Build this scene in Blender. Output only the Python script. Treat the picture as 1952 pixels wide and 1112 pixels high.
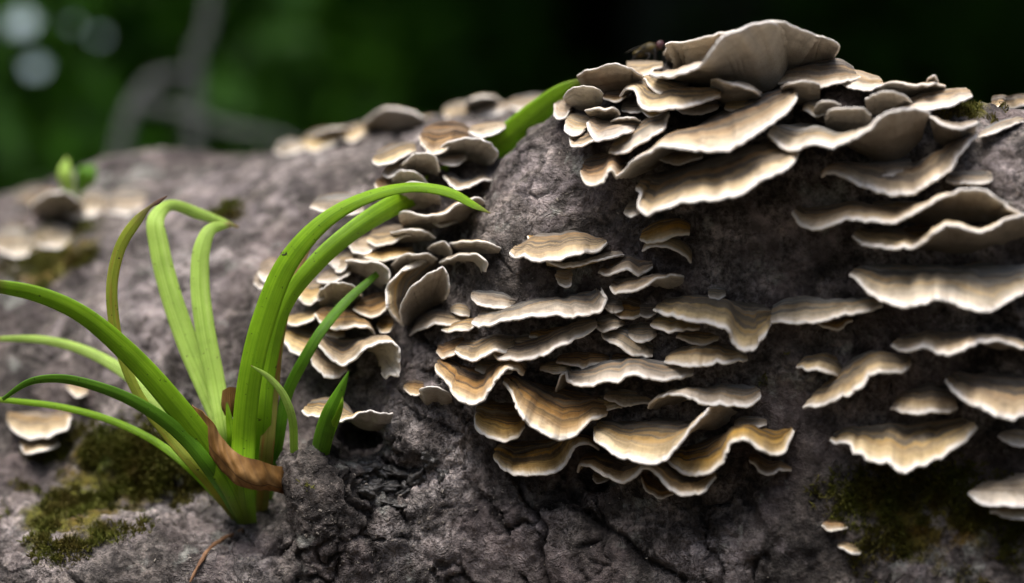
import bpy, math, random
import numpy as np
from mathutils import Vector
from mathutils.bvhtree import BVHTree

# ---------------------------------------------------------------- camera, sky, sun, exposure
# All shapes are laid out in centimetres and written in metres (CM).
CM = 0.01
for o in list(bpy.data.objects):
    bpy.data.objects.remove(o, do_unlink=True)
scene = bpy.context.scene
COL = scene.collection
R = math.radians
CAM = np.array([0.0, -70.0, 5.0]); AIM = np.array([0.0, 0.0, 0.0])
FWD = (AIM - CAM) / np.linalg.norm(AIM - CAM)
RIGHT = np.array([1.0, 0, 0]); UP = np.cross(RIGHT, FWD)
DIST = float(np.linalg.norm(AIM - CAM)); FRAME = 24.0
cam_d = bpy.data.cameras.new('camera'); cam = bpy.data.objects.new('camera', cam_d); COL.objects.link(cam)
cam.location = Vector(CAM * CM)
cam.rotation_euler = Vector(FWD).to_track_quat('-Z', 'Y').to_euler()
cam_d.sensor_width = 36.0; cam_d.lens = 36.0 * DIST / FRAME
cam_d.clip_start = 0.01; cam_d.clip_end = 400.0
cam_d.dof.use_dof = True; cam_d.dof.focus_distance = (DIST - 0.3) * CM; cam_d.dof.aperture_fstop = 5.6
scene.camera = cam

SUN_EL, SUN_AZ = 74.0, 215.0      # high, a little to the left and behind the camera's shoulder
w = bpy.data.worlds.new('World'); scene.world = w; w.use_nodes = True
nt = w.node_tree; nt.nodes.clear()
sky = nt.nodes.new('ShaderNodeTexSky'); sky.sky_type = 'NISHITA'; sky.sun_disc = False
sky.sun_elevation = R(SUN_EL); sky.sun_rotation = R(SUN_AZ); sky.air_density = 1.0; sky.dust_density = 5.0; sky.ozone_density = 1.0
bg = nt.nodes.new('ShaderNodeBackground'); bg.inputs[1].default_value = 0.15
ow = nt.nodes.new('ShaderNodeOutputWorld')
nt.links.new(sky.outputs[0], bg.inputs[0]); nt.links.new(bg.outputs[0], ow.inputs[0])
sd = bpy.data.lights.new('sun', 'SUN'); sd.energy = 1.2; sd.angle = R(40); sd.color = (1.0, 0.98, 0.955)
sun = bpy.data.objects.new('sun', sd); COL.objects.link(sun)
# sun_rotation is measured clockwise from +Y seen from above
sdir = Vector((math.sin(R(SUN_AZ)) * math.cos(R(SUN_EL)), math.cos(R(SUN_AZ)) * math.cos(R(SUN_EL)), math.sin(R(SUN_EL))))
sun.rotation_euler = sdir.to_track_quat('Z', 'Y').to_euler(); sun.location = (0, 0, 3)
vs = scene.view_settings
vs.view_transform = 'Standard'; vs.look = 'None'; vs.gamma = 1.0; vs.use_curve_mapping = False; vs.exposure = 1.12
scene.render.engine = 'CYCLES'
scene.cycles.max_bounces = 6; scene.cycles.diffuse_bounces = 4; scene.cycles.transparent_max_bounces = 8

rng = np.random.default_rng(11); random.seed(11)

# ---------------------------------------------------------------- helpers
def P(px, py, y):
    """Point on the photograph's ray (px, py) at depth y (cm)."""
    d = FWD + RIGHT * ((px - 976.0) / 1952.0 * FRAME / DIST) + UP * ((556.0 - py) / 1952.0 * FRAME / DIST)
    return CAM + d * ((y - CAM[1]) / d[1])
def ray(px, py):
    d = FWD + RIGHT * ((px - 976.0) / 1952.0 * FRAME / DIST) + UP * ((556.0 - py) / 1952.0 * FRAME / DIST)
    return d / np.linalg.norm(d)

def np_mesh(name, verts, quads, mat=None, parent=None, smooth=True, uv=None, mats=None, link=True):
    """verts in cm (n,3); quads (m,4) or (m,3) int array; uv per vertex (n,2)."""
    me = bpy.data.meshes.new(name)
    verts = np.asarray(verts, np.float32) * CM; quads = np.asarray(quads, np.int32)
    n, k = quads.shape
    me.vertices.add(len(verts)); me.vertices.foreach_set('co', verts.ravel())
    me.loops.add(n * k); me.loops.foreach_set('vertex_index', quads.ravel())
    me.polygons.add(n); me.polygons.foreach_set('loop_start', np.arange(0, n * k, k, dtype=np.int32))
    me.polygons.foreach_set('loop_total', np.full(n, k, np.int32))
    me.polygons.foreach_set('use_smooth', np.full(n, smooth, bool))
    if uv is not None:
        l = me.uv_layers.new(name='UVMap'); l.data.foreach_set('uv', np.asarray(uv, np.float32)[quads.ravel()].ravel())
    me.update(calc_edges=True); me.validate()
    if mat: me.materials.append(mat)
    o = bpy.data.objects.new(name, me)
    if link: COL.objects.link(o)
    if parent is not None: o.parent = parent
    return o
def tag(o, label=None, cat=None, group=None, kind=None):
    if label: o['label'] = label
    if cat: o['category'] = cat
    if group: o['group'] = group
    if kind: o['kind'] = kind
    return o
def empty(name, loc_cm=(0, 0, 0)):
    o = bpy.data.objects.new(name, None); o.empty_display_size = 0.005; COL.objects.link(o)
    o.location = Vector(np.asarray(loc_cm, float) * CM); return o
def put_under(child, root):
    """parent a mesh given in world coordinates to an empty placed elsewhere"""
    child.parent = root; child.matrix_parent_inverse.identity()
    child.location = -root.location
def grid_quads(nu, nv, off=0, flip=False, closed=False):
    """vertex index = i*nv + j, i<nu, j<nv"""
    i = np.arange(nu if closed else nu - 1)[:, None]; j = np.arange(nv - 1)[None, :]
    i2 = (i + 1) % nu
    a = i * nv + j; b = i2 * nv + j; c = i2 * nv + j + 1; d = i * nv + j + 1
    q = np.stack([a, b, c, d], -1).reshape(-1, 4)
    return (q[:, ::-1] if flip else q) + off
def catmull(pts, n):
    """smooth open curve through pts, n samples, spaced by chord length"""
    p = np.asarray(pts, float)
    if len(p) == 1: return np.repeat(p, n, 0)
    d = np.maximum(np.linalg.norm(np.diff(p[:, :2], axis=0), axis=1), 1e-6) ** 0.7
    s = np.concatenate([[0], np.cumsum(d)]); s /= s[-1]
    m = np.zeros_like(p)
    if len(p) > 2:
        m[1:-1] = ((p[2:] - p[1:-1]) / (s[2:] - s[1:-1])[:, None] * (s[1:-1] - s[:-2])[:, None]
                   + (p[1:-1] - p[:-2]) / (s[1:-1] - s[:-2])[:, None] * (s[2:] - s[1:-1])[:, None]) / (s[2:] - s[:-2])[:, None]
    m[0] = (p[1] - p[0]) / (s[1] - s[0]); m[-1] = (p[-1] - p[-2]) / (s[-1] - s[-2])
    t = np.linspace(0, 1, n); k = np.clip(np.searchsorted(s, t, side='right') - 1, 0, len(p) - 2)
    h = (s[k + 1] - s[k])[:, None]; u = ((t - s[k])[:, None]) / h
    return ((2*u**3 - 3*u**2 + 1) * p[k] + (u**3 - 2*u**2 + u) * h * m[k]
            + (-2*u**3 + 3*u**2) * p[k + 1] + (u**3 - u**2) * h * m[k + 1])
def sm(x, a, b):
    t = np.clip((x - a) / (b - a), 0, 1); return t * t * (3 - 2 * t)

def _h(ix, iy, iz, seed):
    n = (ix.astype(np.int64) * 374761393 + iy.astype(np.int64) * 668265263 + iz.astype(np.int64) * 2147483647 + seed * 974711) & 0xffffffff
    n = ((n ^ (n >> 13)) * 1274126177) & 0xffffffff
    n = ((n ^ (n >> 16)) * 2246822519) & 0xffffffff
    return ((n ^ (n >> 15)) & 0xffffff).astype(np.float32) / 0xffffff
def vnoise(p, seed=0):
    f = np.floor(p); i = f.astype(np.int64); u = (p - f).astype(np.float32); u = u * u * u * (u * (u * 6 - 15) + 10)
    r = 0
    for dx in (0, 1):
        for dy in (0, 1):
            for dz in (0, 1):
                wgt = (u[..., 0] if dx else 1 - u[..., 0]) * (u[..., 1] if dy else 1 - u[..., 1]) * (u[..., 2] if dz else 1 - u[..., 2])
                r = r + wgt * _h(i[..., 0] + dx, i[..., 1] + dy, i[..., 2] + dz, seed)
    return r * 2 - 1
def fbm(p, octaves=4, seed=0, gain=0.5):
    r = 0; a = 1.0
    for o in range(octaves):
        r = r + a * vnoise(p * (2.03 ** o) + o * 17.3, seed + o); a *= gain
    return r
def worley(p, seed=0):
    """F1, F2-F1"""
    f = np.floor(p); i = f.astype(np.int64); best = np.full(p.shape[:-1], 9.0, np.float32); sec = best.copy(); cid = np.zeros_like(best)
    for dx in (-1, 0, 1):
        for dy in (-1, 0, 1):
            for dz in (-1, 0, 1):
                c = i + np.array([dx, dy, dz])
                q = [c[..., k] + _h(c[..., 0], c[..., 1], c[..., 2], seed + 31 * k) for k in range(3)]
                d = np.sqrt(sum((q[k] - p[..., k]) ** 2 for k in range(3)))
                h = _h(c[..., 0], c[..., 1], c[..., 2], seed + 99)
                nb = d < best
                sec = np.where(nb, best, np.minimum(sec, d)); cid = np.where(nb, h, cid); best = np.where(nb, d, best)
    return best, sec - best, cid

def surface_nets(F, org, h):
    """zero surface of field F (nx,ny,nz), negative inside -> verts, quads"""
    S = F < 0
    nx, ny, nz = F.shape
    c = np.zeros((nx-1, ny-1, nz-1), np.uint8)
    for a in (0, 1):
        for b in (0, 1):
            for d in (0, 1):
                c += S[a:nx-1+a, b:ny-1+b, d:nz-1+d]
    act = np.argwhere((c > 0) & (c < 8))
    idx = np.full(c.shape, -1, np.int32); idx[act[:, 0], act[:, 1], act[:, 2]] = np.arange(len(act))
    acc = np.zeros((len(act), 3)); cnt = np.zeros(len(act))
    cor = [np.array(k) for k in np.ndindex(2, 2, 2)]
    for A in cor:
        for ax in range(3):
            if A[ax]: continue
            B = A.copy(); B[ax] = 1
            ia = act + A; ib = act + B
            fa = F[ia[:, 0], ia[:, 1], ia[:, 2]]; fb = F[ib[:, 0], ib[:, 1], ib[:, 2]]
            m = (fa < 0) != (fb < 0)
            t = fa[m] / (fa[m] - fb[m])
            pt = np.repeat(A[None].astype(float), m.sum(), 0); pt[:, ax] = t
            acc[m] += pt; cnt[m] += 1
    V = (act + acc / cnt[:, None]) * h + org
    Q = []
    for ax in range(3):
        o1, o2 = [(1, 2), (2, 0), (0, 1)][ax]
        sl0 = [slice(None)] * 3; sl1 = [slice(None)] * 3
        sl0[ax] = slice(0, -1); sl1[ax] = slice(1, None)
        s0 = S[tuple(sl0)]; s1 = S[tuple(sl1)]
        e = np.argwhere(s0 != s1)
        e = e[(e[:, o1] > 0) & (e[:, o2] > 0) & (e[:, o1] < F.shape[o1]-1) & (e[:, o2] < F.shape[o2]-1)]
        ins = s0[e[:, 0], e[:, 1], e[:, 2]]
        def at(d1, d2):
            k = e.copy(); k[:, o1] += d1; k[:, o2] += d2
            return idx[k[:, 0], k[:, 1], k[:, 2]]
        q = np.stack([at(-1, -1), at(0, -1), at(0, 0), at(-1, 0)], -1)
        q[~ins] = q[~ins][:, ::-1]
        Q.append(q)
    return V, np.concatenate(Q)

# ---------------------------------------------------------------- node helper
def mat_new(name):
    m = bpy.data.materials.new(name); m.use_nodes = True; t = m.node_tree; t.nodes.clear()
    out = t.nodes.new('ShaderNodeOutputMaterial'); b = t.nodes.new('ShaderNodeBsdfPrincipled')
    t.links.new(b.outputs[0], out.inputs[0]); return m, t, b, out
def nd(t, kind, **kw):
    n = t.nodes.new('ShaderNode' + kind)
    for k, v in kw.items():
        if k.startswith('i_'):
            s = n.inputs[int(k[2:])] if k[2:].isdigit() else n.inputs[k[2:].replace('_', ' ')]
            if isinstance(v, bpy.types.NodeSocket): t.links.new(v, s)
            else: s.default_value = v
        else: setattr(n, k, v)
    return n
def ramp(t, fac, stops, interp='LINEAR'):
    n = t.nodes.new('ShaderNodeValToRGB'); n.color_ramp.interpolation = interp
    e = n.color_ramp.elements
    while len(e) > 1: e.remove(e[-1])
    e[0].position = stops[0][0]; e[0].color = (*stops[0][1], 1) if len(stops[0][1]) == 3 else stops[0][1]
    for p, c in stops[1:]:
        q = e.new(p); q.color = (*c, 1)
    t.links.new(fac, n.inputs[0]); return n.outputs[0]
def mth(t, op, a, b=0.0, c=0.0, clamp=False):
    n = t.nodes.new('ShaderNodeMath'); n.operation = op; n.use_clamp = clamp
    for k, v in enumerate((a, b, c)):
        if isinstance(v, bpy.types.NodeSocket): t.links.new(v, n.inputs[k])
        else: n.inputs[k].default_value = v
    return n.outputs[0]
def mix(t, fac, a, b, mode='MIX'):
    n = t.nodes.new('ShaderNodeMix'); n.data_type = 'RGBA'; n.blend_type = mode
    for s, v in ((n.inputs[0], fac), (n.inputs[6], a), (n.inputs[7], b)):
        if isinstance(v, bpy.types.NodeSocket): t.links.new(v, s)
        elif isinstance(v, (int, float)): s.default_value = v
        else: s.default_value = (*v, 1) if len(v) == 3 else v
    return n.outputs[2]
def noise(t, vec, scale, detail=4.0, rough=0.55, dist=0.0):
    return nd(t, 'TexNoise', i_Vector=vec, i_Scale=scale, i_Detail=detail, i_Roughness=rough, i_Distortion=dist).outputs[0]
def objco(t): return nd(t, 'TexCoord').outputs['Object']

# ---------------------------------------------------------------- materials
def make_bark():
    m, t, b, out = mat_new('bark')
    v = objco(t)                                   # metres; the log's origin is the world origin
    n1 = noise(t, v, 28, 6, 0.6); n2 = noise(t, v, 140, 5, 0.65); n3 = noise(t, v, 700, 4, 0.7)
    base = ramp(t, n1, [(0.36, (0.046, 0.040, 0.036)), (0.47, (0.096, 0.086, 0.078)), (0.55, (0.145, 0.130, 0.123)), (0.66, (0.24, 0.222, 0.215))])
    fine = ramp(t, n2, [(0.38, (0.34, 0.32, 0.30)), (0.5, (1, 1, 1)), (0.63, (1.75, 1.72, 1.68))])
    c = mix(t, 0.85, base, fine, 'MULTIPLY')
    mid = ramp(t, noise(t, nd(t, 'Mapping', i_Vector=v, i_Location=(0.5, 0.2, 0.9), i_Scale=(1.0, 1.0, 1.5)).outputs[0], 75, 5, 0.62, 0.6), [(0.39, (0.40, 0.385, 0.39)), (0.49, (0.95, 0.95, 0.95)), (0.6, (1.8, 1.77, 1.79))])
    c = mix(t, 0.85, c, mid, 'MULTIPLY')
    grit = ramp(t, n3, [(0.39, (0.30, 0.28, 0.27)), (0.48, (0.95, 0.95, 0.95)), (0.6, (1.7, 1.68, 1.65))])
    c = mix(t, 0.8, c, grit, 'MULTIPLY')
    # pinkish-mauve weathered patches and pale lichen
    pk = noise(t, nd(t, 'Mapping', i_Vector=v, i_Location=(0.3, 0.1, 0.7)).outputs[0], 42, 4, 0.6)
    pkf = ramp(t, pk, [(0.5, (0, 0, 0)), (0.66, (1, 1, 1))])
    c = mix(t, mth(t, 'MULTIPLY', pkf, 0.5), c, mix(t, 0.7, (0.21, 0.168, 0.165), fine, 'MULTIPLY'))
    lc = noise(t, nd(t, 'Mapping', i_Vector=v, i_Location=(0.9, 0.4, 0.2)).outputs[0], 75, 4, 0.6)
    lcf = ramp(t, lc, [(0.60, (0, 0, 0)), (0.66, (1, 1, 1))])
    c = mix(t, mth(t, 'MULTIPLY', lcf, 0.6), c, mix(t, 0.6, (0.33, 0.345, 0.31), grit, 'MULTIPLY'))
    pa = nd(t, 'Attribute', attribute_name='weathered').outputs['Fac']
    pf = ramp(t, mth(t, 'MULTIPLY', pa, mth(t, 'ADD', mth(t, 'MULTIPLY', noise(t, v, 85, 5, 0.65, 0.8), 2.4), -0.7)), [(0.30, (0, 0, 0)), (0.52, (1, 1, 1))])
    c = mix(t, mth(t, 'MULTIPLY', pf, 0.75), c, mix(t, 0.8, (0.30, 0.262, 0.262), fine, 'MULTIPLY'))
    # moss film: where the mesh attribute says moss grows
    at = nd(t, 'Attribute', attribute_name='moss').outputs['Fac']
    mn = noise(t, v, 95, 5, 0.65)
    mf = ramp(t, mth(t, 'MULTIPLY', at, mth(t, 'ADD', mth(t,'MULTIPLY',mn,2.2), -0.55)), [(0.40, (0, 0, 0)), (0.66, (1, 1, 1))])
    mc = ramp(t, noise(t, v, 60, 3), [(0.35, (0.12, 0.075, 0.010)), (0.55, (0.10, 0.10, 0.010)), (0.7, (0.07, 0.14, 0.012))])
    c = mix(t, mf, c, mix(t, 0.7, mc, grit, 'MULTIPLY'))
    # cracks are cut into the mesh; their floors are tinted near-black brown
    cr = nd(t, 'Attribute', attribute_name='crack').outputs['Fac']
    c = mix(t, mth(t, 'MULTIPLY', cr, 0.8), c, (0.022, 0.019, 0.017))
    t.links.new(c, b.inputs['Base Color'])
    b.inputs['Roughness'].default_value = 0.78; b.inputs['Specular IOR Level'].default_value = 0.35
    # relief: grain, fine crackle, grit
    stretch = nd(t, 'Mapping', i_Vector=v, i_Rotation=(0, R(24), 0), i_Scale=(1.6, 1.0, 0.55)).outputs[0]
    warp = mix(t, 0.02, stretch, nd(t, 'TexNoise', i_Vector=v, i_Scale=90.0).outputs[1], 'LINEAR_LIGHT')
    vo = nd(t, 'TexVoronoi', feature='DISTANCE_TO_EDGE', i_Vector=warp, i_Scale=210.0).outputs[0]
    crk = ramp(t, vo, [(0.0, (0, 0, 0)), (0.10, (1, 1, 1))])
    brk = ramp(t, noise(t, v, 55, 3), [(0.44, (0, 0, 0)), (0.58, (1, 1, 1))])
    crk = mix(t, brk, (1, 1, 1), crk)
    h = mth(t, 'ADD', mth(t, 'MULTIPLY', n2, 0.9), mth(t, 'MULTIPLY', n3, 0.55))
    h = mth(t, 'ADD', h, mth(t, 'MULTIPLY', crk, 0.18))
    h = mth(t, 'ADD', h, mth(t, 'MULTIPLY', noise(t, v, 2200, 2, 0.6), 0.22))
    bp = nd(t, 'Bump', i_Strength=1.0, i_Distance=0.0026, i_Height=h)
    t.links.new(bp.outputs[0], b.inputs['Normal'])
    return m
BARK = make_bark()

# ---------------------------------------------------------------- the fallen log: one solid, a far trunk and a near burl grown together
def xz(px, py, y=0.0):
    p = P(px, py, y); return [p[0], p[2]]
POLY_B = [xz(*q) for q in [(330, 1500), (385, 1150), (440, 1075), (520, 1015), (550, 960), (545, 885), (585, 848), (640, 852), (672, 868),
          (715, 850), (748, 790), (768, 710), (798, 620), (846, 540), (885, 450), (930, 368), (1000, 272), (1055, 226), (1110, 190),
          (1200, 160), (1300, 130), (1450, 108), (1580, 135), (1680, 185), (1800, 208), (1900, 222), (2100, 225), (2500, 260), (2500, 1500)]]
POLY_C = [xz(*q, 2.0) for q in [(400, 1500), (420, 1000), (455, 850), (478, 720), (500, 590), (555, 515), (622, 440), (680, 345), (735, 292), (800, 258),
          (900, 250), (1000, 280), (1200, 350), (1200, 1500)]]
def poly_table(poly, x0, z0, h, nx, nz):
    X, Z = np.meshgrid(x0 + h * np.arange(nx), z0 + h * np.arange(nz), indexing='ij')
    d = np.full(X.shape, 1e9); ins = np.zeros(X.shape, bool); n = len(poly)
    for i in range(n):
        ax, az = poly[i]; bx, bz = poly[(i + 1) % n]
        ex, ez = bx - ax, bz - az; wx, wz = X - ax, Z - az
        t = np.clip((wx * ex + wz * ez) / (ex * ex + ez * ez), 0, 1)
        d = np.minimum(d, (wx - ex * t) ** 2 + (wz - ez * t) ** 2)
        c = (az > Z) != (bz > Z)
        with np.errstate(divide='ignore', invalid='ignore'):
            ins ^= c & (X < (bx - ax) * (Z - az) / (bz - az + 1e-12) + ax)
    return np.where(ins, -1, 1) * np.sqrt(d)
TX0, TZ0, TH, TNX, TNZ = -34.0, -26.0, 0.15, 460, 250
TAB_B = poly_table(POLY_B, TX0, TZ0, TH, TNX, TNZ).astype(np.float32)
TAB_C = poly_table(POLY_C, TX0, TZ0, TH, TNX, TNZ).astype(np.float32)
def tab(T, x, z):
    u = np.clip((x - TX0) / TH, 0, TNX - 1.001); v = np.clip((z - TZ0) / TH, 0, TNZ - 1.001)
    i = u.astype(np.int32); j = v.astype(np.int32); a = u - i; b = v - j
    return (T[i, j] * (1 - a) + T[i + 1, j] * a) * (1 - b) + (T[i, j + 1] * (1 - a) + T[i + 1, j + 1] * a) * b
def extr(d2, y, yf, depth, r):
    qx = d2 + r; qy = np.abs(y - yf - depth) - depth + r
    return np.minimum(np.maximum(qx, qy), 0) + np.sqrt(np.maximum(qx, 0) ** 2 + np.maximum(qy, 0) ** 2) - r
def smin(a, b, k):
    h = np.clip(0.5 + 0.5 * (b - a) / k, 0, 1); return b * (1 - h) + a * h - k * h * (1 - h)
def cone(p, a, b, ra, rb):
    ba = b - a; h = np.clip(((p - a) @ ba) / (ba @ ba), 0, 1)
    return np.linalg.norm(p - a - h[..., None] * ba, axis=-1) - (ra + (rb - ra) * h)
def ell(p, c, r):
    q = (p - np.asarray(c)) / np.asarray(r); k = np.linalg.norm(q, axis=-1)
    return (k - 1) * min(r)
SIL = [(-700, 480, 26), (-300, 440, 21), (0, 410, 17.5), (220, 378, 16), (420, 335, 14.5), (620, 290, 13), (820, 246, 12), (1050, 210, 11), (1400, 215, 9.5), (1900, 240, 7.5), (2600, 280, 5)]
TR = 11.0
TRUNK = [P(*s) - np.array([0, 0, TR]) for s in SIL]
def log_sdf(p):
    x, y, z = p[..., 0], p[..., 1], p[..., 2]
    dA = cone(p, TRUNK[0], TRUNK[1], TR, TR)
    for a, b in zip(TRUNK[1:], TRUNK[2:]): dA = np.minimum(dA, cone(p, a, b, TR, TR))
    yB = 0.25 - 0.30 * np.maximum(x - 0.5, 0) * sm(x, 0.5, 5) + 0.02 * z
    rB = 2.4 - 1.6 * sm(-x, 1.0, 3.0) * sm(-z, 1.5, 3.8)
    dB = extr(tab(TAB_B, x, z), y, yB, 6.0, rB)
    yC = 2.0 + 0.12 * (z + 2) - 0.05 * np.minimum(x + 3, 0)
    dC = extr(tab(TAB_C, x, z), y, yC, 6.0, 2.8)
    d = smin(dA, dC, 0.8)
    # mounds round the plant's foot
    d = smin(d, ell(p, P(250, 1130, 1.9), (4.2, 2.6, 1.9)), 0.7)
    d = smin(d, ell(p, P(470, 1120, 1.3), (1.9, 1.9, 1.0)), 0.4)
    d = smin(d, ell(p, P(60, 1090, 4.0), (3.0, 2.6, 2.0)), 0.6)
    d = smin(d, ell(p, P(120, 900, 7.0), (4.0, 3.0, 1.6)), 0.8)
    d = -smin(-d, ell(p, P(415, 935, 1.6), (1.9, 1.6, 0.6)), 0.4)
    # knobs along the far ridge
    d = smin(d, ell(p, P(330, 360, 16.0), (3.2, 3.0, 1.0)), 0.8)
    d = smin(d, ell(p, P(90, 440, 17.0), (3.5, 3.0, 1.0)), 0.8)
    dB = smin(dB, ell(p, P(612, 940, 0.25), (0.78, 0.6, 1.15)), 0.8)
    d = smin(d, dB, 0.25)
    d = -smin(-d, ell(p, P(512, 950, 0.5), (0.38, 1.2, 0.55)), 0.25)
    # hollow with dark rotten wood, the recess under the small shelf, slots where plates came away
    d = -smin(-d, ell(p, P(755, 912, -0.1), (1.0, 1.0, 0.6)), 0.25)
    d = -smin(-d, ell(p, P(690, 846, 0.5), (0.72, 2.6, 0.5)), 0.25)
    d = -smin(-d, ell(p, P(1050, 880, 0.0), (2.0, 0.6, 0.7)), 0.5)
    return d
VOX = 0.28
ORG = np.array([-32.0, -7.0, -22.6]); DIM = (236, 143, 109)
gx = ORG[0] + VOX * np.arange(DIM[0]); gy = ORG[1] + VOX * np.arange(DIM[1]); gz = ORG[2] + VOX * np.arange(DIM[2])
F = np.empty(DIM, np.float32)
for k0 in range(0, DIM[0], 30):
    G = np.stack(np.meshgrid(gx[k0:k0+30], gy, gz, indexing='ij'), -1).astype(np.float32)
    F[k0:k0+30] = log_sdf(G)
F[0] = np.maximum(F[0], 0.1); F[-1] = np.maximum(F[-1], 0.1); F[:, :, 0] = np.maximum(F[:, :, 0], 0.1); F[:, -1] = np.maximum(F[:, -1], 0.1)
LV, LQ = surface_nets(F, ORG, VOX); del F
def to_px(V):
    d = V - CAM; zc = d @ FWD
    return 976 + (d @ RIGHT) / zc * DIST / FRAME * 1952, 556 - (d @ UP) / zc * DIST / FRAME * 1952
def grad(V, e=0.06):
    g = np.stack([log_sdf(V + np.eye(3)[k] * e) - log_sdf(V - np.eye(3)[k] * e) for k in range(3)], -1)
    return g / np.maximum(np.linalg.norm(g, axis=1, keepdims=True), 1e-6)
def subdiv(V, Q):      # V may carry more columns (normals)
    e = np.concatenate([Q[:, [0, 1]], Q[:, [1, 2]], Q[:, [2, 3]], Q[:, [3, 0]]]); e.sort(1)
    key, inv = np.unique(e[:, 0].astype(np.int64) * len(V) + e[:, 1], return_inverse=True)
    a = key // len(V); b = key % len(V); n = len(Q)
    EV = (V[a] + V[b]) / 2; FV = V[Q].mean(1)
    ei = (inv + len(V)).reshape(4, n).T; fi = np.arange(n) + len(V) + len(EV)
    V2 = np.concatenate([V, EV, FV])
    Q2 = np.concatenate([np.stack([Q[:, k], ei[:, k], fi, ei[:, (k + 3) % 4]], -1) for k in range(4)])
    return V2, Q2
LV = LV - grad(LV) * log_sdf(LV)[:, None]
# smooth solid used to find where things are attached
SURF = BVHTree.FromPolygons([tuple(v) for v in LV.tolist()], LQ.tolist())
def hit(px, py):
    r = ray(px, py); loc, n, i, d = SURF.ray_cast(Vector(CAM), Vector(r), 500)
    return None if loc is None else np.array(loc)
def hit_y(px, py, fallback=None):
    for k in range(40):
        p = hit(px, py + 6 * k)
        if p is not None: return float(p[1])
    return fallback if fallback is not None else 2.0
fpx, fpy = to_px(LV[LQ].mean(1)); gn = grad(LV); fn = gn[LQ].mean(1); fc = LV[LQ].mean(1)
face = (((CAM - fc) * fn).sum(1) > -3)
near = face & (fpx > -150) & (fpx < 2100) & (fpy > 0) & (fpy < 1260) & (fc[:, 1] < 9)
Q_near, Q_far = LQ[near], LQ[~near]
LVN = np.concatenate([LV, gn], 1)
Vn, Qn = subdiv(LVN, Q_near); Vn, Qn = subdiv(Vn, Qn)
Vf, Qf = subdiv(LVN, Q_far)
LV2 = np.concatenate([Vn, Vf]); LQ2 = np.concatenate([Qn, Qf + len(Vn)])
used, inv = np.unique(LQ2.ravel(), return_inverse=True); LV2 = LV2[used]; LQ2 = inv.reshape(-1, 4)
kk, first, inv = np.unique(np.round(LV2[:, :3] * 500).astype(np.int64) @ np.array([1, 1 << 20, 1 << 40]), return_index=True, return_inverse=True)
LV2 = LV2[first]; LQ2 = inv.reshape(-1)[LQ2]
NRM = LV2[:, 3:] / np.linalg.norm(LV2[:, 3:], axis=1, keepdims=True); LV2 = LV2[:, :3]; LV2 = LV2 - NRM * log_sdf(LV2)[:, None]
px, py = to_px(LV2)
def blob(cx, cy, rx, ry): return np.exp(-((px - cx) / rx) ** 2 - ((py - cy) / ry) ** 2)
# relief: lumps, plates of bark parted by cracks, grain running down the trunk
rough = 1.0 - 0.55 * blob(1020, 360, 130, 150)
lump = fbm(LV2 / 2.6, 4, 3) * 0.20 + fbm(LV2 / 0.7, 4, 9) * 0.10 * rough + fbm(LV2 / 0.22, 3, 21) * 0.045 * rough
ang = R(-22); ca, sa = math.cos(ang), math.sin(ang)
U = np.stack([LV2[:, 0] * ca - LV2[:, 2] * sa, LV2[:, 1], (LV2[:, 0] * sa + LV2[:, 2] * ca) * 0.42], -1)
wv = np.stack([fbm(LV2 / 0.9 + k * 31.0, 3, 40 + k) for k in range(3)], -1)
f1, edge, cid = worley(U / 1.15 + wv * 0.28, 5)
f1b, edgeb, cidb = worley(LV2 / 0.42 + wv * 0.4, 8)
zone = np.clip(blob(900, 960, 330, 190) * 1.3 + blob(1200, 1000, 300, 150) + 0.25 * blob(1030, 330, 120, 140) + 0.6 * blob(300, 1050, 260, 120) + 0.35, 0, 1)
gate = sm(fbm(LV2 / 1.7, 2, 71), -0.35, 0.2)
crack = (1 - sm(edge, 0.015, 0.085)) * zone * gate
crackb = (1 - sm(edgeb, 0.02, 0.12)) * zone * sm(fbm(LV2 / 1.1, 2, 77), -0.3, 0.2)
disp = lump + (cid - 0.5) * 0.06 * zone - 0.24 * crack - 0.07 * crackb
grain = fbm(np.stack([U[:, 0] / 0.16, U[:, 1] / 0.3, U[:, 2] / 0.9], -1), 3, 55)
disp += grain * 0.03 * (0.4 + zone)
# the long split running down to the frame's lower edge
def split(pts, wid):
    c = catmull(pts, 60); d = np.full(len(px), 1e9)
    for q in c: d = np.minimum(d, (px - q[0] - 9 * wv[:, 0]) ** 2 + (py - q[1]) ** 2)
    return np.exp(-d / (wid * wid))
sp = np.maximum(split([(985, 905), (1005, 965), (1035, 1010), (1030, 1060), (1045, 1120)], 6) * 1.0, split([(1085, 920), (1120, 985), (1180, 1030), (1240, 1080), (1300, 1110)], 8))
sp = np.maximum(sp, split([(800, 640), (845, 690), (840, 730)], 5) * 0.7)
sp *= (LV2[:, 1] < 4)
disp -= 0.35 * sp
LV2 = LV2 + NRM * disp[:, None]
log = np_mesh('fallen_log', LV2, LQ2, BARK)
tag(log, 'grey cracked fallen log with a swollen burl covered in bracket fungi', 'log')
moss = (1.2 * blob(130, 470, 90, 60) + 1.0 * blob(60, 500, 60, 60) + 1.0 * blob(200, 900, 150, 110) + 0.9 * blob(110, 1010, 110, 70) + 1.2 * blob(1800, 1020, 170, 110)
        + 1.0 * blob(1720, 935, 150, 55) + 1.2 * blob(1850, 215, 60, 20) + 0.8 * blob(430, 400, 40, 25) + 0.8 * blob(1470, 700, 80, 30) + 1.1 * blob(320, 890, 130, 65) + 0.45 * blob(600, 900, 60, 60))
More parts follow.
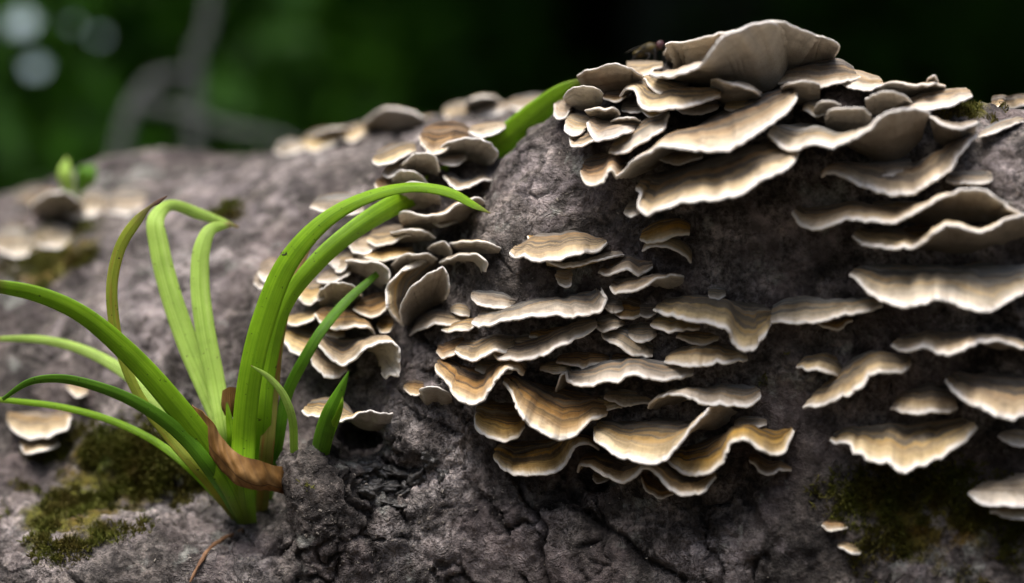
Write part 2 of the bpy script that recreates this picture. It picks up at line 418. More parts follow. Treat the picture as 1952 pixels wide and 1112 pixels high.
weath = (1.1 * blob(1070, 390, 90, 110) + 0.7 * blob(985, 320, 60, 60) + 1.1 * blob(1500, 450, 150, 110) + 1.0 * blob(1910, 340, 70, 80) + 0.8 * blob(260, 620, 320, 180) + 0.8 * blob(450, 370, 260, 80)
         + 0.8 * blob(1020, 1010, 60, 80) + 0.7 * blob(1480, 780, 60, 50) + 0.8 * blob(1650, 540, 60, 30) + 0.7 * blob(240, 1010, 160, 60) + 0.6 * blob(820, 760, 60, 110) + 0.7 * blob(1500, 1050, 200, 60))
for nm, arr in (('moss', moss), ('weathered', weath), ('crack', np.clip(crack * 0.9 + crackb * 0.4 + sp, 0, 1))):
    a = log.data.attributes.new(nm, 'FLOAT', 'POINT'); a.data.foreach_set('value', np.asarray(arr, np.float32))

# ---------------------------------------------------------------- bracket fungi
def make_cap_mat(name, zones, rim, dark, warm):
    m, t, b, out = mat_new(name)
    uv = nd(t, 'UVMap').outputs[0]; sx = nd(t, 'SeparateXYZ', i_0=uv)
    u, v = sx.outputs[0], sx.outputs[1]
    rnd = nd(t, 'ObjectInfo').outputs['Random']
    co = objco(t)
    shift = nd(t, 'CombineXYZ', i_0=mth(t, 'MULTIPLY', rnd, 37.0), i_1=mth(t, 'MULTIPLY', rnd, 11.0), i_2=rnd).outputs[0]
    p = nd(t, 'VectorMath', operation='ADD', i_0=co, i_1=shift).outputs[0]
    wob = mth(t, 'MULTIPLY', mth(t, 'SUBTRACT', noise(t, p, 70, 3, 0.5), 0.5), 0.30)
    fib = nd(t, 'CombineXYZ', i_0=mth(t, 'MULTIPLY', u, 9.0), i_1=mth(t, 'MULTIPLY', v, 2.2), i_2=mth(t, 'MULTIPLY', rnd, 50.0)).outputs[0]
    fibn = noise(t, fib, 3.0, 4, 0.65)
    vv = mth(t, 'ADD', v, mth(t, 'ADD', wob, mth(t, 'MULTIPLY', mth(t, 'SUBTRACT', fibn, 0.5), 0.03)))
    c = ramp(t, vv, zones)
    # narrow concentric zones, their spacing uneven
    bandco = nd(t, 'CombineXYZ', i_0=mth(t, 'MULTIPLY', u, 0.10), i_1=mth(t, 'MULTIPLY', vv, 9.0), i_2=mth(t, 'MULTIPLY', rnd, 90.0)).outputs[0]
    bn = noise(t, bandco, 1.5, 3, 0.6)
    dk = ramp(t, bn, [(0.51, (0, 0, 0)), (0.55, (1, 1, 1))]); wm = ramp(t, bn, [(0.42, (1, 1, 1)), (0.46, (0, 0, 0))])
    inner = ramp(t, v, [(0.0, (1, 1, 1)), (0.70, (1, 1, 1)), (0.93, (0, 0, 0))])
    c = mix(t, mth(t, 'MULTIPLY', mth(t, 'MULTIPLY', dk, inner), 0.8), c, dark)
    c = mix(t, mth(t, 'MULTIPLY', mth(t, 'MULTIPLY', wm, inner), 0.55), c, warm)
    bl = ramp(t, noise(t, p, 170, 4, 0.6), [(0.38, (0.62, 0.60, 0.57)), (0.5, (1, 1, 1)), (0.64, (1.15, 1.13, 1.09))])
    c = mix(t, 0.8, c, bl, 'MULTIPLY')
    fl = ramp(t, fibn, [(0.3, (0.72, 0.70, 0.67)), (0.6, (1.08, 1.07, 1.05))])
    c = mix(t, 0.35, c, fl, 'MULTIPLY')
    val = nd(t, 'HueSaturation', i_Hue=mth(t, 'ADD', 0.494, mth(t, 'MULTIPLY', rnd, 0.012)), i_Saturation=mth(t, 'ADD', 0.9, mth(t, 'MULTIPLY', rnd, 0.25)), i_Value=mth(t, 'ADD', 0.86, mth(t, 'MULTIPLY', rnd, 0.26)), i_Color=c).outputs[0]
    rimn = mth(t, 'ADD', v, mth(t, 'MULTIPLY', mth(t, 'SUBTRACT', noise(t, p, 260, 3), 0.5), 0.10))
    rf = ramp(t, rimn, [(0.935, (0, 0, 0)), (0.985, (1, 1, 1))])
    c = mix(t, rf, val, rim)
    t.links.new(c, b.inputs['Base Color'])
    b.inputs['Roughness'].default_value = 0.85; b.inputs['Specular IOR Level'].default_value = 0.2
    b.inputs['Sheen Weight'].default_value = 0.12; b.inputs['Sheen Roughness'].default_value = 0.5
    h = mth(t, 'ADD', mth(t, 'MULTIPLY', fibn, 0.4), mth(t, 'ADD', mth(t, 'MULTIPLY', bn, 1.6), mth(t, 'MULTIPLY', noise(t, co, 1500, 3, 0.6), 0.4)))
    bp = nd(t, 'Bump', i_Strength=0.6, i_Distance=0.0007, i_Height=h)
    t.links.new(bp.outputs[0], b.inputs['Normal'])
    return m
RIM = (0.80, 0.765, 0.70)
CAPM = {
 't': make_cap_mat('cap_tan', [(0.0, (0.09, 0.08, 0.066)), (0.26, (0.20, 0.185, 0.155)), (0.38, (0.30, 0.27, 0.22)), (0.46, (0.15, 0.12, 0.085)), (0.54, (0.37, 0.26, 0.12)), (0.60, (0.22, 0.17, 0.11)), (0.68, (0.45, 0.335, 0.175)), (0.75, (0.32, 0.25, 0.16)), (0.82, (0.52, 0.40, 0.23)), (0.94, (0.64, 0.545, 0.40))], RIM, (0.115, 0.10, 0.082), (0.36, 0.215, 0.08)),
 'g': make_cap_mat('cap_grey', [(0.0, (0.10, 0.097, 0.088)), (0.28, (0.24, 0.238, 0.22)), (0.42, (0.36, 0.36, 0.345)), (0.50, (0.15, 0.14, 0.12)), (0.60, (0.34, 0.30, 0.24)), (0.67, (0.21, 0.175, 0.13)), (0.76, (0.42, 0.34, 0.235)), (0.82, (0.33, 0.285, 0.22)), (0.94, (0.58, 0.51, 0.42))], RIM, (0.12, 0.12, 0.112), (0.33, 0.215, 0.10)),
 'o': make_cap_mat('cap_ochre', [(0.0, (0.045, 0.032, 0.018)), (0.30, (0.15, 0.092, 0.038)), (0.42, (0.25, 0.19, 0.115)), (0.50, (0.085, 0.05, 0.022)), (0.60, (0.30, 0.175, 0.055)), (0.67, (0.14, 0.085, 0.036)), (0.77, (0.42, 0.27, 0.105)), (0.85, (0.36, 0.245, 0.12)), (0.94, (0.60, 0.48, 0.31))], (0.78, 0.735, 0.65), (0.065, 0.045, 0.027), (0.38, 0.20, 0.05)),
 'p': make_cap_mat('cap_pale', [(0.0, (0.14, 0.115, 0.09)), (0.3, (0.30, 0.25, 0.19)), (0.5, (0.42, 0.36, 0.28)), (0.6, (0.33, 0.265, 0.185)), (0.75, (0.50, 0.43, 0.34)), (0.94, (0.66, 0.60, 0.51))], (0.82, 0.79, 0.74), (0.24, 0.195, 0.145), (0.42, 0.28, 0.13)),
}
def make_pore(name, c0, c1, c2):
    m, t, b, out = mat_new(name)
    uv = nd(t, 'UVMap').outputs[0]; v = nd(t, 'SeparateXYZ', i_0=uv).outputs[1]
    co = objco(t); rnd = nd(t, 'ObjectInfo').outputs['Random']
    n = noise(t, co, 130, 4, 0.6)
    c = ramp(t, mth(t, 'ADD', v, mth(t, 'MULTIPLY', mth(t, 'SUBTRACT', n, 0.5), 0.25)), [(0.0, c0), (0.55, c1), (0.9, c2), (1.0, RIM)])
    vo = nd(t, 'TexVoronoi', i_Vector=co, i_Scale=2600.0).outputs[0]
    pore = ramp(t, vo, [(0.12, (0.55, 0.52, 0.48)), (0.42, (1, 1, 1))])
    c = mix(t, 0.75, c, pore, 'MULTIPLY')
    c = mix(t, 0.6, c, ramp(t, noise(t, co, 260, 4), [(0.3, (0.72, 0.7, 0.66)), (0.65, (1.1, 1.09, 1.07))]), 'MULTIPLY')
    c = nd(t, 'HueSaturation', i_Hue=0.5, i_Saturation=0.95, i_Value=mth(t, 'ADD', 0.85, mth(t, 'MULTIPLY', rnd, 0.28)), i_Color=c).outputs[0]
    t.links.new(c, b.inputs['Base Color'])
    b.inputs['Roughness'].default_value = 0.8; b.inputs['Specular IOR Level'].default_value = 0.2
    h = mth(t, 'ADD', mth(t, 'MULTIPLY', pore, 0.5), noise(t, co, 400, 3))
    bp = nd(t, 'Bump', i_Strength=0.5, i_Distance=0.0005, i_Height=h)
    t.links.new(bp.outputs[0], b.inputs['Normal'])
    return m
PORE = {'c': make_pore('pore_cream', (0.38, 0.335, 0.26), (0.56, 0.525, 0.455), (0.66, 0.63, 0.57)),
        'd': make_pore('pore_buff', (0.26, 0.225, 0.175), (0.42, 0.375, 0.31), (0.52, 0.475, 0.41)),
        'y': make_pore('pore_yellow', (0.34, 0.22, 0.075), (0.47, 0.34, 0.15), (0.58, 0.47, 0.29))}

def bracket(style, pr, M, B, label, group=None, dome=None, lift=0.0, name='bracket_fungus', back=0.35, ymax=99.0):
    """M: the growing edge, left to right; B: where the shelf is rooted; both seen from the photograph's side, in its pixels.
    pr: how far (cm) the shelf stands out from the log."""
    M = np.array(M, float); B = np.array(B, float)
    wpx = np.abs(np.diff(M[:, 0])).sum() + np.abs(np.diff(M[:, 1])).sum()
    nt_ = int(np.clip(wpx / 3.2, 22, 110)); nr = 18 if wpx > 60 else 13
    m2 = catmull(M, nt_); b2 = catmull(B, nt_)
    seed = int(abs(M[0, 0] * 7 + M[0, 1] * 13 + len(M))) % 9973
    t = np.linspace(0, 1, nt_)
    arc = np.concatenate([[0], np.cumsum(np.linalg.norm(np.diff(m2, axis=0), axis=1))]) * 0.0123
    # depth of the roots, smoothed along the shelf
    yb = np.array([hit_y(*q, fallback=3.0) for q in b2[::3]])
    yb = np.minimum(np.interp(np.arange(nt_), np.arange(nt_)[::3], yb), ymax)
    ker = np.ones(9) / 9; yb = np.convolve(np.pad(yb, 4, mode='edge'), ker, 'valid')
    yb = 0.5 * yb + 0.5 * np.polyval(np.polyfit(t, yb, 1 if nt_ > 8 else 0), t)
    jag = np.stack([arc, np.full(nt_, seed * 1.7), np.zeros(nt_)], -1)
    n1 = fbm(jag / 0.55, 3, seed); n2 = fbm(jag / 0.16, 3, seed + 5)
    shape = 0.18 + 0.82 * np.power(np.clip(np.sin(np.pi * (0.03 + 0.94 * t)), 0, 1), 0.6)
    ym = yb - lift * (0.6 + 0.4 * shape) - pr * shape * (1 + 0.10 * n1)
    base = np.array([P(q[0], q[1], y + back - 0.5 * lift) for q, y in zip(b2, yb)])
    marg = np.array([P(q[0], q[1], y) for q, y in zip(m2, ym)])
    marg[:, 2] += 0.035 * n1 + 0.022 * n2
    marg[:, 1] += 0.07 * n2
    marg[:, 0] += 0.02 * np.roll(n2, 7)
    r = np.linspace(0, 1, nr) ** 0.85
    # where the shelf clears the log's outline its root bends down to the wood
    foot = base.copy()
    for i_, q in enumerate(b2):
        if hit(*q) is None and ymax < 9:
            for k_ in range(1, 40):
                h_ = hit(q[0], q[1] + 6 * k_)
                if h_ is not None:
                    foot[i_] = np.array([base[i_][0], max(base[i_][1] + 0.25, h_[1] + 0.3), h_[2] - 0.3]); break
    if dome is None: dome = 0.10 * pr
    G = base[:, None] * (1 - r)[None, :, None] + marg[:, None] * r[None, :, None]
    ends = np.sin(np.pi * np.clip(t, 0.02, 0.98)) ** 0.5
    G[..., 2] += dome * np.sin(np.pi * r ** 1.2)[None] * ends[:, None]
    TT, RR = np.meshgrid(arc, r, indexing='ij')
    q = np.stack([TT / 0.8, RR * 1.6, np.full_like(TT, seed * 0.37)], -1)
    G[..., 2] += fbm(q, 3, seed + 2) * 0.07 * (np.sin(np.pi * r) ** 0.8)[None] * min(1.0, pr)
    k = 3 + seed % 3
    G[..., 2] += 0.018 * np.sin(2 * np.pi * (k * RR + 0.35 * fbm(q * 0.6, 2, seed + 8))) * (RR < 0.93) * min(1.0, pr)
    G[:, 0] = foot
    Tt = np.gradient(G, axis=0); Tr = np.gradient(G, axis=1)
    N = np.cross(Tr, Tt); N /= np.maximum(np.linalg.norm(N, axis=-1, keepdims=True), 1e-9)
    th = (0.05 + 0.12 * (1 - r) ** 0.8)[None] * min(1.25, 0.6 + 0.35 * pr)
    th = np.broadcast_to(th, RR.shape)
    mid = G
    top = mid + N * (th * 0.5)[..., None]; bot = mid - N * (th * 0.5)[..., None]
    e = Tr[:, -1] / np.maximum(np.linalg.norm(Tr[:, -1], axis=-1, keepdims=True), 1e-9)
    half = (th[:, -1] * 0.5)[:, None]
    lips = [mid[:, -1] + half * (math.sin(a) * N[:, -1] + 0.9 * math.cos(a) * e) for a in (0.9, 0.3, -0.3, -0.9)]
    cap_v = np.concatenate([top, np.stack(lips, 1)], 1); nv = nr + 4
    uvv = np.concatenate([RR, np.ones((nt_, 4))], 1); uvu = np.concatenate([TT, np.repeat(TT[:, -1:], 4, 1)], 1)
    por_v = np.concatenate([bot, lips[3][:, None] * 0.999 + bot[:, -1:] * 0.001], 1)
    root = empty(name, base[nt_ // 2])
    cap = np_mesh('cap', cap_v.reshape(-1, 3), grid_quads(nt_, nv, flip=True), CAPM[style[0]], uv=np.stack([uvu.ravel(), uvv.ravel()], -1))
    pu = np.concatenate([RR, np.full((nt_, 1), 0.97)], 1); pt = np.concatenate([TT, TT[:, -1:]], 1)
    por = np_mesh('pore_layer', por_v.reshape(-1, 3), grid_quads(nt_, nr + 1), PORE[style[1]], uv=np.stack([pt.ravel(), np.minimum(pu.ravel(), 0.98)], -1))
    put_under(cap, root); put_under(por, root)
    tag(root, label, 'bracket fungus', group)
    return root
GT, GC, GB, GR, GL, GF = ('brackets crowning the burl', 'brackets across the middle of the burl', 'frilled brackets at the foot of the burl',
    'brackets on the near end of the log', 'brackets in the crowded cluster behind the grass', 'old brackets along the far ridge of the log')
def row(s):
    v = [float(k) for k in s.replace(',', ' ').split()]; return list(zip(v[::2], v[1::2]))
CAPS = [
 # ---- crown of the burl
 (GT, 'gc', 1.5, '1268,86 1320,76 1370,66 1445,47 1480,42 1525,56 1560,70', '1290,125 1340,130 1400,125 1460,125 1520,125', 'large grey bracket at the very top of the burl, seen from below', .9),
 (GT, 'gd', 1.0, '1488,62 1515,57 1545,66 1575,72 1599,86 1592,108', '1498,128 1520,134 1545,130 1565,126 1582,120', 'grey upturned bracket leaning behind the big pale petal of the crown', .6),
 (GT, 'pc', 1.9, '1240,143 1270,147 1300,142 1330,128 1352,105 1368,80 1410,55 1478,44 1496,60', '1265,150 1310,156 1350,160 1390,163 1425,166 1455,168 1475,160 1488,140 1497,110', 'big pale smooth petal-like bracket sweeping up at the top of the burl', .9),
 (GT, 'gd', .7, '1266,108 1272,92 1300,83 1335,78 1362,76', '1275,116 1300,126 1325,124 1345,114 1360,100', 'brown-grey bracket underside right beside the head of the fly', .5),
 (GT, 'td', 1.0, '1100,149 1117,134 1140,127 1165,122 1195,127 1224,148', '1116,164 1140,176 1165,177 1195,172 1212,166 1222,158', 'brown pored bracket underside where the long grass blade meets the burl', .5),
 (GT, 'pc', .8, '1192,128 1200,142 1212,148 1228,146 1245,138 1262,132', '1196,121 1215,118 1235,119 1262,122', 'pale shell-like bracket that the fly stands on', .4, -0.07),
 (GT, 'tc', .9, '1221,160 1226,150 1236,164 1252,176 1275,184 1300,184', '1232,143 1255,146 1285,152 1320,158', 'tan ridged bracket just under the pale shell with the fly', .5),
 (GT, 'tc', 1.4, '1182,186 1199,171 1211,175 1218,195 1232,206 1276,206 1320,200 1350,189 1374,180', '1200,168 1225,160 1260,166 1300,176 1340,178 1372,176', 'white-edged tan bracket with a hooked left lobe below the pale petal', .6),
 (GT, 'gc', 1.2, '1356,154 1380,158 1410,166 1438,175 1450,183', '1362,186 1385,196 1410,196 1430,192 1450,188', 'narrow drooping grey bracket tucked under the big pale petal', .5),
 (GT, 'oc', .5, '1073,188 1080,176 1095,168 1115,165 1138,172 1150,182', '1082,200 1100,206 1125,206 1145,200', 'crumbled brown bracket remnant in the curled knot of small brackets', .3),
 (GT, 'pc', .6, '1057,204 1055,220 1064,229 1078,224 1086,212', '1068,196 1080,192 1092,194 1102,198', 'small white-lobed bracket on the burl edge touching the grass blade', .3),
 (GT, 'pc', .6, '1079,228 1076,244 1088,256 1104,254 1116,246', '1088,222 1104,222 1120,226 1130,232', 'small curled white bracket second down the burl edge from the grass blade', .3),
 (GT, 'tc', .8, '1084,266 1090,280 1106,278 1130,268 1155,262 1180,256', '1098,252 1125,250 1150,250 1178,246', 'small tan bracket lowest of the knot on the burl edge', .4),
 (GT, 'gd', .7, '1114,210 1135,206 1155,205 1174,208 1181,220', '1128,222 1145,226 1162,230 1175,230', 'small flat grey bracket underside inside the knot on the burl edge', .4),
 (GT, 'oc', .5, '1150,190 1165,196 1180,194 1195,186', '1155,180 1175,176 1195,178', 'rust-brown bracket stub behind the knot of small brackets', .2),
 (GT, 'gd', .5, '1165,232 1185,226 1205,222 1222,230', '1172,246 1195,248 1218,246', 'dull grey bracket scrap in the dark gap under the hooked bracket', .2),
 (GT, 'pc', 1.1, '1120,236 1123,254 1134,268 1160,266 1190,258 1215,247', '1132,230 1155,234 1185,238 1218,234', 'pointed white-lobed bracket in front of the knot on the burl edge', .5),
 (GT, 'gc', 1.3, '1161,291 1185,290 1215,276 1245,258 1266,242 1276,217', '1185,268 1208,250 1232,234 1250,224 1268,214', 'smooth grey-tan petal bracket rising to a point above the long banded shelf', .6),
 (GT, 'oc', 1.2, '1108,334 1112,348 1128,357 1148,350 1163,326 1176,337 1186,328', '1120,310 1140,300 1165,296 1185,298 1200,300', 'ochre lumpy bracket lobe at the left end of the long banded shelf', .8),
 (GT, 'tc', 1.9, '1175,338 1200,316 1232,293 1262,280 1312,285 1364,291 1394,285 1445,256 1497,215 1520,188', '1200,333 1255,308 1310,265 1360,230 1410,206 1460,186 1515,172', 'long banded tan shelf rising to the right below the crown', .9),
 (GT, 'tc', 1.9, '1212,362 1221,374 1215,394 1228,408 1262,402 1292,388 1330,382 1372,380 1410,370 1457,342 1494,326 1516,304 1523,288', '1232,346 1265,335 1300,328 1350,312 1400,294 1450,282 1515,280', 'long golden-banded shelf with a notched left end, second below the crown', .9),
 (GT, 'pc', .5, '1190,404 1200,412 1212,411 1222,404', '1202,388 1215,386 1228,392', 'small cream lobe under the notched end of the golden-banded shelf', .4),
 (GT, 'gd', 1.9, '1464,261 1486,278 1512,286 1546,275 1591,279 1625,266 1659,243 1682,222 1712,211 1745,208 1772,214', '1488,250 1530,243 1570,250 1610,268 1650,288 1690,304 1720,290 1750,262', 'broad grey bracket with a white lip and upturned funnel side on the crown', .9),
 (GT, 'gd', 1.2, '1772,222 1798,239 1825,246 1850,240 1864,232', '1785,264 1805,272 1830,268 1850,256', 'grey drooping bracket behind the funnel-sided one', .5),
 (GT, 'tc', 1.0, '1484,163 1515,161 1555,166 1590,160 1618,152 1642,146', '1515,136 1545,124 1575,116 1600,116 1618,128', 'tan-brown bracket sloping down the right shoulder of the crown', .5),
 (GT, 'gd', .8, '1488,170 1510,160 1540,156 1562,162', '1494,188 1520,194 1545,192 1560,184', 'grey rounded underside below the tan-brown shoulder bracket', .4),
 (GT, 'pc', .8, '1600,160 1625,172 1655,174 1686,164', '1606,142 1630,136 1652,142 1672,152', 'nearly white bracket on the right shoulder of the crown', .4),
 (GT, 'gd', .7, '1550,204 1562,196 1582,194 1602,202', '1556,226 1575,230 1598,226', 'small grey bracket left of the pot-shaped one', .4),
 (GT, 'gd', 1.0, '1573,218 1590,207 1618,204 1645,208 1659,220', '1574,246 1592,252 1618,255 1650,248', 'pot-shaped grey bracket underside on the right shoulder', .6),
 (GT, 'gd', 1.0, '1648,188 1672,179 1700,178 1724,184 1739,197', '1656,214 1682,218 1710,216 1734,206', 'grey-brown bracket underside right of the pot-shaped one', .5),
 (GT, 'tc', .9, '1668,168 1700,160 1745,164 1785,160 1802,166', '1678,182 1715,184 1755,182 1795,178', 'brown-topped bracket on the skyline right of the crown', .4),
 (GT, 'pc', .7, '1765,160 1772,150 1783,147 1784,158', '1768,172 1778,174 1790,172', 'small upright bracket tip on the skyline', .2),
 (GT, 'pc', 1.1, '1690,207 1735,212 1785,206 1826,197 1853,186', '1725,194 1765,182 1800,172 1832,172', 'pale white-edged bracket ending beside the skyline moss', .5),
 (GR, 'tc', .7, '1888,204 1915,208 1945,204 1975,200', '1896,188 1930,184 1970,184', 'tan bracket on the skyline beyond the moss', .4),
 (GR, 'gc', .8, '1864,264 1892,257 1925,242 1970,232', '1880,250 1915,236 1965,222', 'pale ledge-like bracket right below the skyline moss', .4),
 # ---- near end of the log
 (GR, 'tc', 1.9, '1566,340 1576,331 1600,334 1630,346 1668,362 1705,369 1742,365 1772,353 1810,322 1837,284 1863,256', '1588,322 1635,318 1690,318 1740,314 1785,296 1835,266', 'boat-shaped banded bracket curving up to a tall right tip', .9),
 (GR, 'gc', .8, '1804,346 1840,352 1868,352 1892,347', '1808,332 1845,330 1885,328', 'thin pinkish-grey ledge under the tall tip of the boat-shaped bracket', .4),
 (GR, 'td', 1.8, '1510,406 1528,430 1557,434 1591,428 1621,417 1652,422 1690,426 1720,418 1761,397 1803,374 1837,363 1875,364 1912,386 1945,410 1980,440', '1530,394 1580,388 1640,396 1700,404 1760,426 1820,434 1890,432 1970,450', 'long pale-lipped bracket arching high over its grey underside', .8),
 (GR, 'td', 1.9, '1624,452 1645,468 1680,475 1710,474 1745,468 1780,446 1815,432 1850,440 1880,440 1910,425 1945,410 1985,398', '1650,446 1705,446 1765,470 1830,482 1900,474 1980,452', 'pale-lipped bracket right below the one that arches high', .8),
 (GR, 'gc', 2.0, '1618,524 1635,534 1647,549 1666,565 1693,580 1724,586 1755,582 1785,574 1812,574 1839,586 1862,594 1886,594 1909,584 1935,568 1985,545', '1648,516 1700,506 1760,508 1820,512 1880,502 1980,504', 'broad scalloped bracket with brown bands and a blue-grey middle', .9),
 (GR, 'td', 1.8, '1700,658 1716,669 1739,669 1766,665 1789,675 1812,678 1835,669 1862,655 1889,649 1915,653 1945,660 1985,668', '1732,642 1790,638 1850,642 1900,662 1975,672', 'wavy tan bracket in the dark below the broad scalloped one', .8),
 (GR, 'tc', 1.0, '1516,702 1535,708 1560,707 1585,716 1602,724', '1542,678 1570,672 1598,676 1615,688', 'left wing of the bird-shaped pair of brackets', .7),
 (GR, 'tc', 1.6, '1530,776 1552,774 1580,768 1608,756 1631,745 1649,730 1659,715 1678,709 1708,712 1730,708 1736,698', '1592,736 1606,704 1622,684 1645,674 1672,672 1700,678 1722,686', 'bird-shaped bracket with a drooping lower lobe and spread wing', .8),
 (GR, 'tc', 1.3, '1697,776 1716,785 1747,789 1778,789 1808,788 1824,778', '1734,746 1765,735 1802,746', 'small flat fan bracket between the bird-shaped one and the big bowl', .8),
 (GR, 'tc', 1.8, '1802,725 1816,746 1839,765 1866,780 1893,792 1920,798 1950,796 1985,782', '1828,718 1880,714 1975,714', 'big bowl-like banded bracket low on the near end', .9),
 (GR, 'tc', 1.9, '1582,836 1600,848 1618,850 1628,866 1642,864 1654,877 1676,883 1692,882 1706,895 1724,899 1755,889 1785,876 1815,860 1842,838 1863,814', '1600,826 1650,815 1710,806 1775,802 1838,798', 'lone fan bracket with a ragged edge above the lower moss', .9),
 (GR, 'pc', .8, '1904,836 1930,846 1980,848', '1920,824 1975,820', 'small pale bracket at the right of the ragged fan', .5),
 (GR, 'pc', 1.3, '1844,941 1860,954 1884,961 1912,964 1945,967 1985,966', '1878,924 1920,910 1980,896', 'pale fan bracket beside the lower moss patch', .6),
 (GR, 'ty', 1.0, '1888,974 1912,984 1945,990 1985,988', '1902,968 1940,964 1980,964', 'pinkish bracket directly under the pale fan beside the lower moss', .4),
 (GR, 'oy', .6, '1567,1004 1580,1012 1600,1011 1618,1006', '1588,986 1602,978 1616,980', 'small ochre bracket among the lower moss, upper of two', .4),
 (GR, 'ty', .6, '1598,1040 1615,1050 1646,1054', '1602,1024 1620,1026 1638,1034', 'small tan bracket among the lower moss, lower of two', .3),
 # ---- middle of the burl
 (GC, 'tc', 1.5, '971,484 980,494 998,490 1006,496 1030,498 1072,494 1111,486 1137,480 1158,466', '1000,468 1030,452 1070,447 1110,449 1142,460', 'lone banded shelf with an orange knob on bare bark', .8),
 (GC, 'oc', .5, '1006,452 1012,462 1024,462 1034,452', '1010,446 1022,443 1036,445', 'orange knob at the back of the lone banded shelf', .3),
 (GC, 'py', 1.0, '1040,500 1062,506 1095,506 1130,498 1160,494 1188,486', '1050,512 1080,516 1110,514 1140,506 1170,492', 'cream fringe hanging below the lone banded shelf', .6),
 (GC, 'py', .9, '1063,534 1068,545 1078,548 1087,542 1087,528', '1058,506 1070,503 1082,503 1092,506', 'short cream peg hanging under the lone banded shelf', .4, 0.0),
 (GC, 'tc', .9, '1140,524 1155,528 1175,523 1196,516 1215,522 1230,519 1244,510', '1162,506 1190,496 1215,495 1238,500', 'small double-lobed bracket above the flat one right of the lone shelf', .6),
 (GC, 'tc', 1.2, '1162,547 1170,557 1195,560 1225,550 1255,533 1280,523 1303,525', '1184,541 1212,533 1245,541 1275,552 1298,548', 'flat cream bracket rising right, below the double-lobed one', .6),
 (GC, 'oc', .9, '1218,457 1232,465 1255,463 1285,452 1312,446', '1234,432 1262,417 1290,416 1314,422', 'small golden bracket under the golden-banded shelf', .6),
 (GC, 'tc', .8, '1224,480 1240,472 1262,470 1290,478 1308,488 1316,500', '1240,466 1268,456 1294,458 1314,472', 'arched tan bracket directly under the small golden one', .5),
 (GC, 'gc', .9, '899,569 906,580 930,586 952,589 978,583', '908,558 935,556 965,562 990,572', 'small upper lobe at the left end of the flat grey-banded shelf', .6),
 (GC, 'gc', 1.7, '900,616 912,624 945,616 988,608 1022,604 1066,602 1111,602 1131,597 1150,585 1157,570 1145,556', '948,592 990,586 1030,583 1065,578 1092,566 1112,556 1135,552', 'flat grey-banded shelf with a rounded spoon-like right end', .8),
 (GC, 'tc', .9, '841,630 852,634 876,628 896,630 908,622', '858,618 880,614 905,612', 'low cream lobe left under the flat grey-banded shelf', .7),
 (GC, 'tc', .9, '781,641 792,635 815,624 840,620 862,622 882,614', '798,612 825,594 852,590 882,594', 'tan arched bracket beside the fan folded in half', .6),
 (GC, 'oy', .7, '832,672 844,682 860,681 882,666', '846,654 862,648 884,646', 'small amber bracket at the left of the stacked white-edged shelves', .4),
 (GC, 'tc', 1.4, '867,672 880,682 905,684 925,677 945,668 964,672 978,662', '884,658 930,648 978,646', 'short white-edged shelf, left of the two stacked under the flat grey one', .8),
 (GC, 'tc', 1.6, '939,674 950,683 995,685 1030,678 1060,665 1100,645 1125,630 1137,620', '958,664 1005,652 1050,644 1095,628 1132,614', 'white-edged shelf slanting up right under the flat grey-banded one', .8),
 (GC, 'gc', .8, '1136,628 1146,634 1165,629 1188,622', '1146,604 1166,596 1192,600', 'pale lobe right beside the tip of the slanting white-edged shelf', .6),
 (GC, 'oy', .6, '1172,600 1190,606 1208,604 1228,596', '1178,572 1198,566 1222,572', 'amber-brown scrap in the gap between the middle shelves', .3),
 (GC, 'gd', .9, '1145,636 1158,650 1182,662 1210,677 1242,680', '1152,628 1185,622 1215,626 1242,640', 'grey crumpled bracket in the gap between the middle shelves', .5),
 (GC, 'gd', .6, '1195,640 1212,652 1230,650 1250,640', '1200,615 1222,608 1246,615', 'grey-green old bracket stub behind the crumpled one', .4),
 (GC, 'tc', 1.5, '1246,592 1258,600 1277,604 1296,607 1323,615 1346,617 1370,623 1389,632 1396,650 1408,667 1423,674 1443,661 1458,642 1471,620', '1284,576 1320,563 1355,566 1395,572 1435,580 1474,592', 'wavy bracket with one deep tongue hanging from its right half', .8),
 (GC, 'tc', .9, '1239,619 1255,630 1278,635 1305,630 1332,624', '1262,611 1298,606 1330,612', 'short pale bracket under the left end of the deep-tongued one', .7),
 (GC, 'gc', 1.3, '1470,617 1493,615 1520,617 1547,615 1577,613 1604,603 1624,599 1655,595 1684,584', '1478,580 1525,563 1580,568 1635,572 1680,562', 'low ragged shelf continuing right from the deep-tongued bracket', .7),
 (GC, 'oy', .6, '1556,618 1575,626 1595,630 1612,622 1626,614', '1560,608 1590,606 1622,602', 'ochre underlayer peeking out below the low ragged shelf', .5),
 (GC, 'gd', .4, '1350,562 1358,570 1370,572 1384,564', '1354,552 1366,548 1380,552', 'small ring-shaped grey nub behind the deep-tongued bracket', .3),
 (GC, 'tc', 1.3, '1265,694 1290,697 1324,700 1361,693 1397,692 1423,686', '1292,674 1330,660 1378,658 1416,668', 'brown flat bracket below the tongue-bearing one', .7),
 (GC, 'gc', 1.7, '1078,712 1082,728 1100,735 1129,737 1157,731 1178,731 1194,718 1212,716 1230,723 1255,727 1290,722 1322,714', '1096,704 1150,698 1200,690 1260,690 1320,694', 'long grey velvety shelf with a white-edged left half', .9),
 (GC, 'gd', .7, '1060,746 1064,728 1072,716 1082,712', '1070,744 1076,734 1084,726 1092,722', 'curled grey flap at the left end of the velvety shelf', .5),
 # ---- foot of the burl
 (GB, 'oc', 1.7, '829,700 836,712 852,731 865,754 878,768 898,773 917,766 933,744 950,718 966,706 982,706 996,717', '850,684 872,692 900,700 930,700 965,694 1005,692', 'S-curved ochre bracket with a thick white edge, leftmost of the frilled ones', .9),
